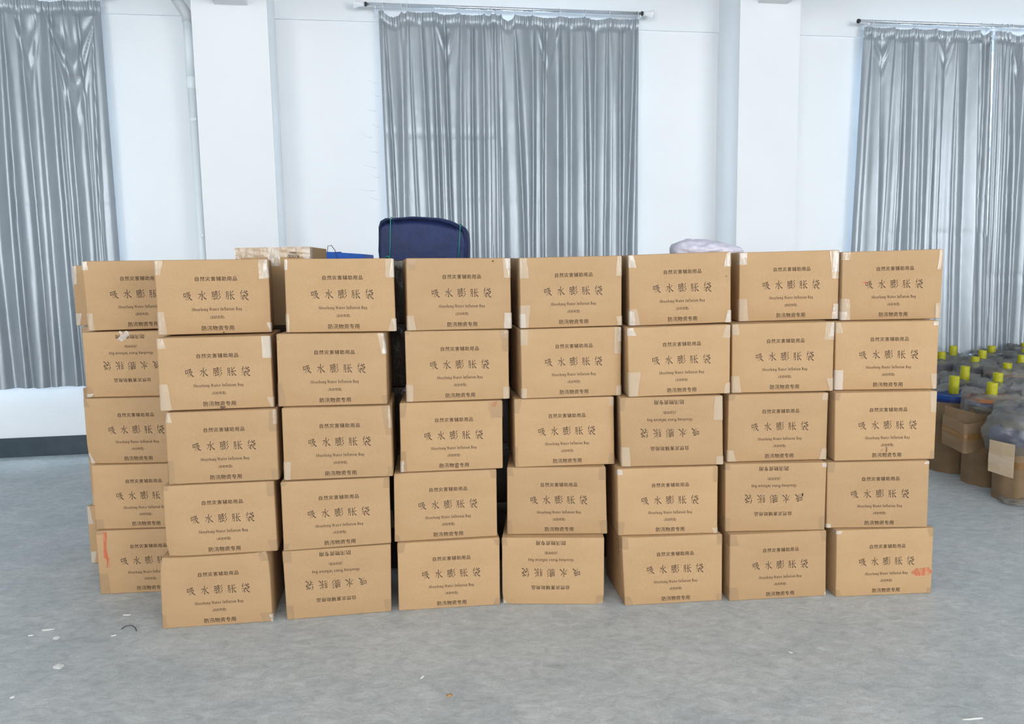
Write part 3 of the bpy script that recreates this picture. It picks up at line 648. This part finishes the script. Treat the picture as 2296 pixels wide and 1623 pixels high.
# the taller carton on the rear stack, print upside down
ft, fpt = back_carton(-1.262, 4.135, 4 * HB + 0.001, 0.0, 'taped carton rising behind second stack, FLOOD printed upside down', 'TL .07 .5 c;TR .08 .5 w', 0.398, 0.418, 0.40, None)

on_face(fit(sans_polys('FLOOD'), 0.145, 0.295, 0.862, 0.900), fpt, 0.0075, True).build('word_lettering', M['ink'], ft)
on_face(fit(sans_polys('BAG'), 0.18, 0.27, 0.912, 0.938), fpt, 0.0075, True).build('word_lettering', M['ink_pale'], ft)
def band(u0, u1, v0, v1, mname, seed, amp=0.003):
    m = MB(); rnd = random.Random(seed)
    m.grid(lambda i, j: fpt(u0 + (u1 - u0) * i, 0, 1 - (v0 + (v1 - v0) * j)) + Vector((0, -0.002 - amp * noise.noise((i * 9 + seed, j * 5, 0.3)) - amp * 0.5, 0)), 26, 6, flip=True)
    return m.build('tape', M[mname], ft, True)
band(0.0, 1.0, 0.0, 0.13, 'tape', 3); band(0.44, 0.60, 0.0, 0.24, 'tape_white', 5, 0.006)

# ---------------------------------------------------------------- blue case behind the taller carton
t = thing('tarpaulin_case', 'bright blue tarpaulin case with wire loop behind the third stack', 'case', (-1.13, 5.15, 0))
m = MB()
prof = [(-0.17, 0.06), (0.17, -0.02), (0.17, 0.32), (-0.17, 0.40)]
zz = [0, 0.6, 1.2, 1.70, 1.775]; tops = [1.800, 1.772, 1.772, 1.800]
vs = []
for k, z in enumerate(zz):
    for q in range(4):
        f = 0.985 if k == 4 else 1.0
        zt_ = z if k < 4 else tops[q]
        vs.append((prof[q][0] * f, prof[q][1] + (0.004 if k == 4 else 0), zt_))
fs = [(3, 2, 1, 0), (16, 17, 18, 19)]
for k in range(4):
    for q in range(4): fs.append((k * 4 + q, k * 4 + (q + 1) % 4, (k + 1) * 4 + (q + 1) % 4, (k + 1) * 4 + q))
m.add(vs, fs); m.build('body', M['blue'], t)
m = MB(); m.tube([(-0.09, 0.05, 1.79), (-0.085, 0.045, 1.83), (-0.06, 0.04, 1.835), (-0.035, 0.03, 1.80), (-0.02, 0.02, 1.74), (-0.01, 0.03, 1.60)], 0.0022, 6); m.build('wire_loop', M['wire'], t)
m = MB(); m.tube([(-0.15, 0.09, 1.785), (0.0, 0.055, 1.786)], 0.006, 6); m.build('hem_roll', M['blue_dark'], t)

# ---------------------------------------------------------------- navy bundle tied with green string
t = thing('fabric_bundle', 'navy canvas bundle tied with green string on the rear cartons', 'bundle', (-0.475, 4.24, 5 * HB))
def bundle_xz(a):
    """outline of the bundle's front: closed loop"""
    pts = [(-0.245, 0.0), (-0.250, 0.05), (-0.246, 0.12), (-0.243, 0.18), (-0.232, 0.212), (-0.205, 0.226), (-0.14, 0.230), (-0.06, 0.2335), (0.02, 0.232), (0.09, 0.222), (0.15, 0.206), (0.205, 0.185), (0.232, 0.172), (0.243, 0.150), (0.246, 0.10), (0.243, 0.05), (0.240, 0.0)]
    x = a * (len(pts) - 1); i = min(int(x), len(pts) - 2); f = x - i
    return (pts[i][0] + (pts[i + 1][0] - pts[i][0]) * f, pts[i][1] + (pts[i + 1][1] - pts[i][1]) * f)
m = MB(); NA = 64
ys = [(0.0, 0.93), (0.004, 0.955), (0.014, 0.98), (0.035, 1.0), (0.15, 1.005), (0.28, 1.0), (0.315, 0.975), (0.33, 0.94)]
def bv(i, j):
    x, z = bundle_xz(i); y, k = ys[j]
    n = noise.noise((x * 9, y * 9, z * 9)) * 0.006
    pinch = 0.006 * (math.exp(-((x + 0.170) / 0.012) ** 2) + math.exp(-((x - 0.205) / 0.012) ** 2))
    return ((x + n * 0.6) * k, y, max(0.0, z * k - pinch * (z > 0.1) + n * (z > 0.03)))
b0 = 0
for j in range(len(ys)):
    for i in range(NA + 1): m.v.append(bv(i / NA, j))
for j in range(len(ys) - 1):
    for i in range(NA): 
        q = [j * (NA + 1) + i, j * (NA + 1) + i + 1, (j + 1) * (NA + 1) + i + 1, (j + 1) * (NA + 1) + i]; m.f.append(q); m.mi.append(0)
# front and back faces as grids between outline and base line
for fy, flip in ((0, False), (len(ys) - 1, True)):
    def ff(i, j, fy=fy):
        x, y, z = bv(i, fy); 
        bz = 0.0; w = 1 - j
        cx = x * (1 - 0.0 * j)
        yy = y + (0.010 * noise.noise((x * 7, j * 3, fy)) - 0.006 * math.sin(math.pi * j)) * (1 if fy == 0 else -1) * (1 if 0 < j < 1 else 0)
        return (cx, yy, z * w)
    m.grid(ff, NA, 6, flip=flip)
bo = m.build('canvas', M['navy'], t, True, 0.0004)
for xs in (-0.170, 0.205):
    zt_ = max(bundle_xz(i / 400)[1] for i in range(401) if abs(bundle_xz(i / 400)[0] - xs) < 0.006)
    m = MB(); m.tube([(xs - 0.012, -0.010, 0.0), (xs - 0.006, -0.012, 0.08), (xs, -0.010, zt_ - 0.03), (xs, -0.002, zt_ - 0.005), (xs, 0.02, zt_ + 0.001), (xs, 0.17, zt_ + 0.003), (xs, 0.31, zt_), (xs, 0.342, zt_ - 0.03), (xs, 0.345, 0.0)], 0.0028, 6); m.build('string', M['green_cord'], t, True)
m = MB(); m.tube([(-0.205, -0.012, 0.012), (-0.19, -0.02, 0.02), (-0.175, -0.016, 0.008), (-0.19, -0.014, 0.003)], 0.0035, 6); m.build('knot', M['green_cord'], t, True)

# ---------------------------------------------------------------- pale plastic sack
m = MB()
def sack(i, j):
    a = 2 * math.pi * i; b = math.pi * j
    x = -math.cos(b); rr = math.sin(b) ** 0.6
    zoff = rr * math.sin(a); yoff = rr * math.cos(a)
    tail = 1.0 if x < 0.3 else 1.0 - 0.45 * (x - 0.3) / 0.7
    n = noise.noise((x * 3.1, yoff * 2.5, zoff * 2.5)) * 0.30 + noise.noise((x * 8, yoff * 6, zoff * 6)) * 0.10
    xx = 0.205 * x; zz_ = (0.058 * zoff * tail * (1 + n)) ; yy = 0.16 * yoff * (1 + 0.5 * n)
    if zz_ < -0.02: zz_ = -0.02
    lift = 0.024 * (1 - x) * 0.5 * (1 if x < -0.4 else 0.6)
    return (xx, yy, zz_ + 0.02 + lift * (zoff * 0.5 + 0.5))
m.grid(sack, 48, 40); o = m.build('plastic_sack', M['lilac'], None, True, 0.0005); o.location = (1.14, 4.53, 5 * HB + 0.001)
tag(o, 'crumpled pale lilac plastic sack lying on the rear cartons', 'sack')

# ---------------------------------------------------------------- curtains
def curtain(name, label, s_top, s_bot, z_top, z_bot, hooks, seed, sags=None, swag=None, creases=(), group='silver blackout curtains'):
    rnd = random.Random(seed)
    t = thing('curtain', label, 'curtain', (0, 0, 0), 0, group)
    W_ = s_top[1] - s_top[0]
    # valleys between folds: at the hooks and between them on top, wandering towards the hem
    vt = [s_top[0]] 
    for k in range(len(hooks)):
        vt.append(hooks[k] + rnd.choice((-1, 1)) * 0.012)
        if k < len(hooks) - 1:
            g = hooks[k + 1] - hooks[k]; nmid = 0 if g < 0.20 else 1
            for q in range(nmid): vt.append(hooks[k] + g * (q + 1 + rnd.uniform(-0.15, 0.15)) / (nmid + 1))
    vt.append(s_top[1]); vt = sorted(min(max(x, s_top[0]), s_top[1]) for x in vt)
    vb = list(vt)
    for _ in range(3):
        for k in range(1, len(vb) - 1): vb[k] = 0.5 * vb[k] + 0.25 * (vb[k - 1] + vb[k + 1])
    vb = [vb[0]] + [x + rnd.uniform(-0.045, 0.045) for x in vb[1:-1]] + [vb[-1]]; vb.sort()
    dep = [rnd.uniform(0.025, 0.07) for _ in vt]; skew = [rnd.uniform(0.6, 1.6) for _ in vt]; sub = [rnd.random() for _ in vt]
    tilt = [rnd.uniform(-0.55, 0.55) for _ in vt]
    wob = [rnd.uniform(0, 9) for _ in vt]
    nu = int(W_ / 0.008); nv = 96
    def top_z(s):
        for k in range(len(hooks) - 1):
            a, b = hooks[k], hooks[k + 1]
            if a <= s <= b:
                x = (s - a) / (b - a); sg = (sags or {}).get(k, 0.012 + 0.01 * (k % 2))
                return z_top - sg * (4 * x * (1 - x)) ** 0.7
        return z_top - 0.004
    def f(i, j):
        tt = j ** 1.15
        s = (s_top[0] + W_ * i) * (1 - tt) + (s_bot[0] + (s_bot[1] - s_bot[0]) * i) * tt
        sh = s_top[0] + W_ * i                      # material coordinate
        z = top_z(sh) * (1 - tt) + z_bot * tt
        o = 0.0
        kk = min(1.0, tt * 1.6) ** 0.7
        pos = [vt[k] + (vb[k] - vt[k]) * kk + (0.010 * math.sin(tt * 5 + wob[k]) * tt if 0 < k < len(vt) - 1 else 0) for k in range(len(vt))]
        for k in range(len(vt) - 1):
            if pos[k] <= sh <= pos[k + 1] and pos[k + 1] - pos[k] > 1e-5:
                x = ((sh - pos[k]) / (pos[k + 1] - pos[k])) ** skew[k]
                w = pos[k + 1] - pos[k]
                d = min(dep[k], 0.55 * w + 0.004) * (0.45 + 0.55 * min(1, tt * 2.5))
                o = d * (1 - abs(2 * x - 1) ** 2.8) + tilt[k] * (x - 0.5) * w * (1 - abs(2 * x - 1) ** 6)
                if sub[k] > 0.55 and tt > 0.15: o -= 0.22 * d * min(1, (tt - 0.15) * 5) * math.exp(-((x - 0.3 - 0.5 * (sub[k] - 0.55)) / 0.07) ** 2)
                break
        for h in hooks:   # pinch pleats fan out below the hooks
            if abs(sh - h) < 0.25:
                o += 0.030 * math.exp(-((sh - h) / (0.014 + 0.16 * tt)) ** 2) * math.exp(-tt / 0.16)
        if tt < 0.022: o = 0.4 * o + 0.010 * math.sin(sh * 210 + 3 * math.sin(sh * 31)) + 0.006
        elif tt < 0.030: o = 0.4 * o - 0.003
        o += 0.004 * noise.noise((sh * 5, z * 1.6, seed)) + 0.0012 * noise.noise((sh * 20, z * 12, seed + 3.3))
        for cz in creases: o -= 0.006 * math.exp(-((z - cz - 0.01 * noise.noise((sh * 4, cz, 1))) / 0.010) ** 2)
        if swag:
            for (sm, hw, zt_, sdep, am, nf) in swag:   # cloth sagging in nested V-shaped folds between two hooks
                x = (sh - sm) / hw
                if abs(x) < 1:
                    p_ = (zt_ - z) / max(sdep * (1 - abs(x) ** 1.4), 0.03)
                    if p_ < 1.7: o += am * (1 - x * x) * math.sin(p_ * 2 * math.pi * nf) * math.exp(-((p_ - 0.75) / 0.45) ** 2)
        lo = max(0.0, (tt - 0.93) / 0.07); s += 0.006 * lo * math.sin(sh * 40); z += 0.010 * lo * noise.noise((sh * 6, seed, 0.2))
        return WP(s, 0.125 + o, z)
    m = MB(); m.grid(f, nu, nv); m.build('cloth', M['curtain'], t, True)
    for h in hooks:   # ring over the rod and its hook
        m = MB(); c = [WP(h, 0.16 + 0.022 * math.cos(a), ROD_Z - 0.004 + 0.024 * math.sin(a)) for a in [2 * math.pi * q / 14 for q in range(15)]]
        m.tube(c, 0.0032, 5, False); m.tube([WP(h, 0.16, ROD_Z - 0.027), WP(h, 0.165, ROD_Z - 0.05)], 0.003, 5); m.build('ring', M['hook'], t, True)
    return t
ROD_Z = 4.075
curtain('c', 'left half of the middle silver curtain, behind the navy bundle', (-0.062, 1.03), (-0.03, 1.00), 4.035, 0.662, [-0.02, 0.148, 0.2, 0.441, 0.674, 0.918, 0.985], 11, {0: 0.06, 4: 0.02}, [(0.55, 0.12, 4.03, 0.45, 0.010, 1.8)], (2.935, 2.36, 2.05, 1.93))
curtain('c', 'right half of the middle silver curtain, hanging in smooth long folds', (0.985, 2.412), (0.96, 2.412), 4.035, 0.662, [1.019, 1.074, 1.199, 1.372, 1.627, 1.877, 2.112, 2.393], 23, {1: 0.06}, [(1.52, 0.14, 4.03, 0.5, 0.010, 1.6)], (2.34,))
curtain('c', 'left silver curtain with its hem clear of the skirting', (-4.7, -2.455), (-4.7, -2.448), 4.035, 0.662, [-4.65, -4.3, -3.95, -3.6, -3.227, -2.984, -2.759, -2.512], 31, None, [(-2.70, 0.22, 3.95, 0.75, 0.026, 2.0), (-3.06, 0.13, 4.0, 0.55, 0.012, 1.6)], (2.33,))
curtain('c', 'right silver curtain, left half, above the yellow tubes', (4.772, 6.212), (4.69, 6.335), 4.035, 0.672, [4.843, 5.098, 5.314, 5.57, 5.794, 6.057, 6.18], 47, {5: 0.05}, [(4.97, 0.13, 4.03, 0.40, 0.012, 1.6), (5.68, 0.12, 4.03, 0.4, 0.010, 1.6)], (2.35, 1.95))
curtain('c', 'rightmost silver curtain half, cut by the photo edge', (6.245, 7.95), (6.315, 7.95), 4.035, 0.672, [6.298, 6.361, 6.409, 6.6, 6.85, 7.1, 7.4, 7.7, 7.92], 53, {2: 0.05}, [(6.50, 0.11, 4.03, 0.5, 0.010, 1.6)], (2.35, 1.5))
def rod(label, s0, s1, ends, bracket_s):
    t = thing('curtain_rod', label, 'curtain rod', (0, 0, 0), 0, 'curtain rods')
    m = MB(); m.tube([WP(s0, 0.16, ROD_Z), WP(s1, 0.16, ROD_Z)], 0.0165, 14); m.build('pole', M['rod'], t, True)
    for s, d, kind in ends:
        if kind == 'flare':
            m = MB(); m.tube([WP(s + d * x, 0.16, ROD_Z) for x in (0.0, 0.02, 0.05, 0.085, 0.10)], [0.020, 0.020, 0.024, 0.038, 0.036], 16); m.build('finial', M['finial'], t, True)
            m = MB(); m.tube([WP(s - d * 0.022, 0.16, ROD_Z), WP(s - d * 0.008, 0.16, ROD_Z)], 0.0215, 14); m.build('collar', M['black'], t, True)
        else:
            m = MB(); m.tube([WP(s, 0.16, ROD_Z), WP(s + d * 0.02, 0.16, ROD_Z)], 0.021, 14); m.build('end_cap', M['black'], t, True)
    for s in bracket_s:
        m = MB(); m.wbox(s - 0.02, s + 0.02, 0.022, 0.03, ROD_Z - 0.07, ROD_Z + 0.03); m.wbox(s - 0.008, s + 0.008, 0.03, 0.165, ROD_Z - 0.034, ROD_Z - 0.016); m.build('bracket', M['hook'], t)
    return t
rod('silver curtain rod over middle window with flared white ends', -0.19, 2.45, [(-0.19, -1, 'flare'), (2.45, 1, 'flare')], [-0.09, 1.0, 2.42])
rod('silver curtain rod over the right window with black end cap', 4.70, 8.1, [(4.70, -1, 'cap')], [4.80, 6.23, 7.9])
rod('silver curtain rod over the left window at the frame top', -4.85, -2.40, [(-2.40, 1, 'cap')], [-4.7, -3.6, -2.47])

# ---------------------------------------------------------------- drainpipe in the corner of the left pillar
t = thing('drainpipe', 'white plastic drainpipe running down beside the left pillar', 'pipe')
def pp(z, ds=0.0, do=0.0): return WP(-1.690 + ds, 0.33 + do, z)
m = MB(); m.tube([pp(0.0), pp(3.70)], 0.034, 18); m.build('pipe', M['pvc'], t, True)
m = MB(); m.tube([pp(3.26), pp(3.265), pp(3.36), pp(3.365)], [0.036, 0.040, 0.040, 0.036], 18); m.build('coupling', M['pvc'], t, True)
m = MB(); m.tube([pp(3.36), pp(3.83)], 0.0385, 18); m.build('sleeve', M['pvc'], t, True)
m = MB(); m.tube([pp(3.82), pp(3.86), pp(3.89, -0.008, 0.0), pp(3.93, -0.03, 0.01), pp(4.05, -0.11, 0.02), pp(4.5, -0.36, 0.06), pp(CEIL, -0.75, 0.1)], [0.044, 0.045, 0.047, 0.047, 0.040, 0.040, 0.040], 18); m.build('elbow', M['pvc_grey'], t, True)
for z in (3.00, 2.0, 0.8):
    m = MB(); m.tube([pp(z - 0.012), pp(z + 0.012)], 0.0365, 18); m.wbox(-1.73, -1.70, 0.0, 0.33, z - 0.008, z + 0.008); m.wbox(-1.672, -1.658, 0.36, 0.376, z - 0.011, z + 0.011); m.build('clamp', M['pvc'], t)

# ---------------------------------------------------------------- wrapped reels by the right window
REELS = [  # x, y, top, radius, tube height
 (3.585, 5.69, 0.662, 0.185, 0.100, 'front'), (3.53, 6.09, 0.624, 0.180, 0.132, 'x'), (3.93, 6.17, 0.655, 0.175, 0.110, 'x'), (3.917, 6.605, 0.62, 0.175, 0.145, 'x'),
 (4.48, 6.91, 0.66, 0.172, 0.085, 'x'), (4.463, 7.367, 0.66, 0.168, 0.092, 'x'), (4.86, 7.29, 0.66, 0.168, 0.110, 'x'), (4.71, 7.66, 0.66, 0.165, 0.120, 'x'),
 (4.33, 7.71, 0.66, 0.168, 0.105, 'x'), (4.627, 8.03, 0.65, 0.165, 0.140, 'x'), (5.20, 7.745, 0.70, 0.168, 0.080, 'x'), (5.085, 8.115, 0.68, 0.165, 0.095, 'x'), (5.48, 8.18, 0.72, 0.165, 0.07, 'x'),
 (4.29, 6.50, 0.60, 0.168, 0, 'x'), (4.07, 6.96, 0.60, 0.168, 0, 'x'), (3.565, 5.275, 0.63, 0.185, 0, 'front')]
RLAB = ['cardboard-wrapped reel with folded cardboard corner and yellow tube, nearest but one', 'cardboard-wrapped reel with blue rim and yellow tube beside the right carton stack', 'reel in plastic film with yellow tube behind the orange-rimmed reel',
 'reel in plastic film with tall yellow tube, second row from the cartons', 'reel in plastic film, yellow tube low at the right edge', 'reel in plastic film with short yellow tube in the middle of the group', 'reel in plastic film at right edge, front one of two yellow tubes',
 'reel in plastic film, yellow tube just below the curtain gap', 'farthest left reel in film, yellow tube half hidden by cartons', 'reel in plastic film, tall yellow tube before the crumpled curtain hem', 'reel in film by the right edge, yellow tube overlapping another',
 'rearmost reel in film, yellow tube right of the curtain gap', 'rearmost reel at the very right edge, yellow tube cut off', 'tubeless film-covered reel behind the orange-rimmed reel', 'tubeless film-covered reel in the second row', 'nearest cardboard-wrapped reel draped with clear plastic at the right edge']
def reel(i, x, y, top, r, th, kind):
    rnd = random.Random(100 + i)
    t = thing('wrapped_reel', RLAB[i], 'reel', (x, y, 0), rnd.uniform(-0.5, 0.5) if kind != 'front' else 0.0, 'wrapped reels by the right window')
    N_ = 30
    def wrap(a, c):
        an = 2 * math.pi * a; k = round(a * 11) / 11 * 2 * math.pi
        fac = 1 + 0.02 * math.cos((an - k) * 9)
        rr = r * (0.93 + 0.07 * c) * fac + 0.006 * noise.noise((math.cos(an) * 3, math.sin(an) * 3, c * 4 + i))
        return (rr * math.cos(an), rr * math.sin(an), c * (top - 0.06))
    m = MB(); m.grid(wrap, 44, 10); m.build('cardboard_wrap', M['card_drum'], t, True)
    m = MB(); ring_ = lambda rr, z: [(rr * math.cos(2 * math.pi * q / N_), rr * math.sin(2 * math.pi * q / N_), z) for q in range(N_)]
    def disc(m, r0, z0, z1):
        b = len(m.v); m.v += ring_(r0, z0) + ring_(r0, z1)
        for q in range(N_): m.f.append([b + q, b + (q + 1) % N_, b + N_ + (q + 1) % N_, b + N_ + q]); m.mi.append(0)
        m.f.append([b + q for q in range(N_)][::-1]); m.mi.append(0); m.f.append([b + N_ + q for q in range(N_)]); m.mi.append(0)
    disc(m, r * 0.96, top - 0.075, top - 0.022); m.build('hose_roll', M['blue_dark'] if i % 3 else M['blue'], t)
    m = MB(); disc(m, r * 1.02, top - (0.034 if i < 2 else 0.022), top - 0.008); m.build('flange', M['rust'] if i in (0, 4) else M['rim_blue'] if i == 1 else M['blue_dark'], t)
    if th:
        m = MB(); ro, ri = 0.037, 0.031
        b = len(m.v); nn = 18
        for (rr, z) in ((ro, top - 0.008), (ro, top + th), (ri, top + th), (ri, top + 0.01)):
            m.v += [(rr * math.cos(2 * math.pi * q / nn), rr * math.sin(2 * math.pi * q / nn), z) for q in range(nn)]
        for k in range(3):
            for q in range(nn): m.f.append([b + k * nn + q, b + k * nn + (q + 1) % nn, b + (k + 1) * nn + (q + 1) % nn, b + (k + 1) * nn + q]); m.mi.append(0)
        m.f.append([b + 3 * nn + q for q in range(nn)]); m.mi.append(0)
        o = m.build('yellow_tube', M['yellow'], t, False)
    # crumpled film over the top
    ph = rnd.uniform(0, 50)
    def film(a, c):
        an = 2 * math.pi * a if i > 1 else math.pi * (-0.08 + 1.16 * a); rr = 0.045 + (r * 1.0 + 0.010 - 0.045) * min(1, c / 0.62); dz = 0
        if c > 0.62: rr = r * 1.0 + 0.010; dz = -(c - 0.62) * (0.55 + 0.25 * noise.noise((math.cos(an) * 2, math.sin(an) * 2, ph)))
        n1 = noise.noise((rr * math.cos(an) * 9, rr * math.sin(an) * 9, ph)); n2 = noise.noise((rr * math.cos(an) * 24, rr * math.sin(an) * 24, ph + 9))
        n3 = 1 - 2.2 * abs(noise.noise((rr * math.cos(an) * 13, rr * math.sin(an) * 13, ph + 5)))
        up = 0.026 * (n1 + 0.45) + 0.026 * n3 * min(1, (rr - 0.04) * 14) + 0.010 * n2
        if c > 0.62: rr += 0.012 * n1 + 0.006 * n2 + 0.008 * n3; up *= 0.5
        hole = 0.004 if (kind == 'front' and math.sin(an) < -0.2) else 1
        return (rr * math.cos(an), rr * math.sin(an), top + max(0.003, up + 0.012) + dz)
    m = MB(); m.grid(film, 64, 26, flip=True)
    m.build('plastic_cover', M['film'], t, True)
    # tape band round the cardboard
    m = MB(); m.grid(lambda a, c: tuple(Vector(wrap(a, 0.42 + 0.09 * c)) * 1.0 + Vector((math.cos(2 * math.pi * a), math.sin(2 * math.pi * a), 0)) * 0.0025), 44, 2); m.build('tape_band', M['tape_brown'], t, True)
    return t
RE = [reel(i, *q) for i, q in enumerate(REELS)]
# folded cardboard corner on the second reel
t = RE[0]
def slab(pts, th, z0, z1, name, material, parent, nz=4, wav=0.004):
    """an upright sheet of real thickness along a ground polyline"""
    m = MB(); P_ = [Vector((p[0], p[1], 0)) for p in pts]; n = len(P_)
    nor = []
    for i in range(n):
        d = (P_[min(i + 1, n - 1)] - P_[max(i - 1, 0)]).normalized(); nor.append(Vector((d.y, -d.x, 0)))
    b = 0
    for side in (0, 1):
        for j in range(nz + 1):
            for i in range(n):
                zz_ = z0[i] + (z1[i] - z0[i]) * j / nz
                m.v.append(tuple(P_[i] + nor[i] * (th * side + wav * noise.noise((i * 1.7, j * 1.3, th * 99))) + Vector((0, 0, zz_))))
    S = (nz + 1) * n
    for j in range(nz):
        for i in range(n - 1):
            q = [j * n + i, j * n + i + 1, (j + 1) * n + i + 1, (j + 1) * n + i]; m.f.append(q); m.mi.append(0); m.f.append([S + x for x in q[::-1]]); m.mi.append(0)
    edge = [j * n for j in range(nz + 1)]; e2 = [j * n + n - 1 for j in range(nz + 1)]; e3 = list(range(n)); e4 = [nz * n + i for i in range(n)]
    for e in (edge, e2, e3, e4):
        for a, c in zip(e, e[1:]): m.f.append([a, c, S + c, S + a]); m.mi.append(0)
    return m.build(name, material, parent)
slab([(-0.405, -0.09), (-0.37, -0.165), (-0.335, -0.24), (-0.32, -0.245), (-0.22, -0.225), (-0.08, -0.20)], 0.006, [0.33, 0.31, 0.285, 0.285, 0.30, 0.36], [0.545, 0.525, 0.50, 0.50, 0.51, 0.53], 'folded_cardboard', M['card_drum'], t)
slab([(-0.36, -0.03), (-0.30, -0.10), (-0.20, -0.16), (-0.03, -0.20)], 0.005, [0.35, 0.35, 0.35, 0.35], [0.60, 0.585, 0.56, 0.555], 'folded_cardboard', M['card_drum'], t)
slab([(-0.411, -0.093), (-0.376, -0.169), (-0.339, -0.247), (-0.32, -0.253), (-0.22, -0.233), (-0.08, -0.208)], 0.002, [0.425, 0.405, 0.375, 0.375, 0.385, 0.40], [0.465, 0.45, 0.425, 0.425, 0.43, 0.44], 'tape_band', M['tape_brown'], t)
# flat cardboard pad and big draped bag on the nearest reel
t = RE[15]
slab([(-0.285, -0.080), (-0.245, -0.148), (-0.20, -0.215)], 0.006, [0.225, 0.215, 0.205], [0.445, 0.44, 0.435], 'cardboard_pad', cardboard('pale_cardboard', (0.40, 0.30, 0.19), (0.45, 0.34, 0.22), (0.50, 0.385, 0.26)), t)
slab([(-0.292, -0.084), (-0.252, -0.152), (-0.207, -0.220)], 0.0015, [0.285, 0.28, 0.27], [0.355, 0.35, 0.345], 'tape_band', M['tape'], t)
def drape(cx, cy, rx_, ry_, z0, z1, a0, a1, seed, name, parent, mname='film', n=0.03):
    m = MB()
    def f(a, c):
        an = a0 + (a1 - a0) * a; z = z0 + (z1 - z0) * c
        k = 0.55 + 0.45 * math.sin(math.pi * (0.12 + 0.8 * c)); w = n * noise.noise((a * 6, c * 5, seed)) + n * 0.5 * noise.noise((a * 15, c * 11, seed))
        return (cx + (rx_ * k + w) * math.cos(an), cy + (ry_ * k + w) * math.sin(an), z + n * 0.6 * noise.noise((a * 4, c * 3, seed + 4)))
    m.grid(f, 34, 24); return m.build(name, M[mname], parent, True)
drape(-0.02, 0.02, 0.27, 0.26, 0.34, 0.64, math.pi * 1.0, math.pi * 1.75, 3, 'hanging_film', t)
drape(0.0, 0.02, 0.235, 0.235, 0.37, 0.56, math.pi * 1.0, math.pi * 1.75, 5, 'hose_side', t, 'rim_blue', 0.012)
drape(0.10, -0.03, 0.24, 0.26, 0.05, 0.50, math.pi * 1.30, math.pi * 1.9, 8, 'hanging_film', t)
drape(-0.12, -0.12, 0.09, 0.10, 0.003, 0.05, math.pi * 0.8, math.pi * 1.8, 12, 'trailing_film', t, 'film', 0.02)
t = RE[0]
drape(0.02, 0.02, 0.235, 0.235, 0.50, 0.69, math.pi * 1.05, math.pi * 1.9, 21, 'hanging_film', t)
# plank lying across the front reels
# ---------------------------------------------------------------- litter on the floor
def scrap(label, cat, name, x, y, sx, sy, rz, seed, material='scrap', lift=0.004):
    m = MB(); rnd = random.Random(seed); n = 9
    ring_ = [(sx * (0.75 + 0.35 * rnd.random()) * math.cos(2 * math.pi * i / n), sy * (0.75 + 0.35 * rnd.random()) * math.sin(2 * math.pi * i / n)) for i in range(n)]
    vs = [(0, 0, lift)] + [(a, b, 0.0012 + lift * rnd.random() * 0.5) for a, b in ring_] + [(a * 0.98, b * 0.98, 0.0004) for a, b in ring_]
    fs = [(0, 1 + i, 1 + (i + 1) % n) for i in range(n)] + [(1 + i, 1 + n + i, 1 + n + (i + 1) % n, 1 + (i + 1) % n) for i in range(n)] + [tuple(1 + n + i for i in range(n))[::-1]]
    m.add(vs, fs); o = m.build(name, M[material], None); o.location = (x, y, 0); o.rotation_euler = (0, 0, rz)
    return tag(o, label, cat, 'litter on the concrete floor')
scrap('oval white paint chip on the floor left of the cartons', 'paint chip', 'paint_chip', -2.123, 3.387, 0.017, 0.020, 0.4, 1)
scrap('larger ragged white paint chip on the floor at lower left', 'paint chip', 'paint_chip', -1.962, 3.124, 0.022, 0.028, 0.6, 2)
scrap('small white paint chip near the bottom left corner', 'paint chip', 'paint_chip', -2.004, 2.886, 0.010, 0.012, 0.2, 3)
scrap('thin white paper strip on floor before the first stack', 'paper scrap', 'paper_scrap', -1.911, 3.616, 0.022, 0.005, 0.05, 4)
scrap('tiny white paper strip just below the bent wire', 'paper scrap', 'paper_scrap', -1.866, 3.40, 0.012, 0.005, 0.3, 5)
scrap('long pale flake left of the oval chip', 'paint chip', 'paint_chip', -2.215, 3.47, 0.030, 0.009, 0.2, 6)
scrap('pale flake nearest the left photo edge', 'paint chip', 'paint_chip', -2.26, 3.415, 0.016, 0.008, 0.1, 7)
scrap('slanted white paper scrap on floor before the third stack', 'paper scrap', 'paper_scrap', -0.389, 2.989, 0.016, 0.006, 1.1, 8)
scrap('dry brown leaf scrap on the floor near the bottom centre', 'leaf', 'dry_leaf', -0.266, 2.845, 0.014, 0.010, 0.4, 9, 'leaf', 0.008)
scrap('long pale scuffed strip at the bottom, right of centre', 'paper scrap', 'paper_scrap', 0.560, 2.70, 0.009, 0.026, 0.45, 10, 'floor_scuff', 0.002)
scrap('short pale scraped mark above the long bottom strip', 'paper scrap', 'paper_scrap', 0.537, 2.750, 0.006, 0.016, 0.35, 13, 'floor_scuff', 0.002)
scrap('white tape strip at the bottom right of the floor', 'paper scrap', 'paper_scrap', 1.66, 2.635, 0.045, 0.006, 0.12, 11)
scrap('tiny white chip on the floor before the sixth stack', 'paper scrap', 'paper_scrap', 1.179, 3.142, 0.010, 0.004, -0.8, 12)
m = MB(); m.tube([(-1.862, 3.462, 0.003), (-1.85, 3.485, 0.006), (-1.825, 3.488, 0.008), (-1.80, 3.470, 0.005), (-1.780, 3.440, 0.003)], 0.002, 6)
tag(m.build('bent_wire', M['wire']), 'bent dark wire on floor left of the second stack', 'wire', 'litter on the concrete floor')
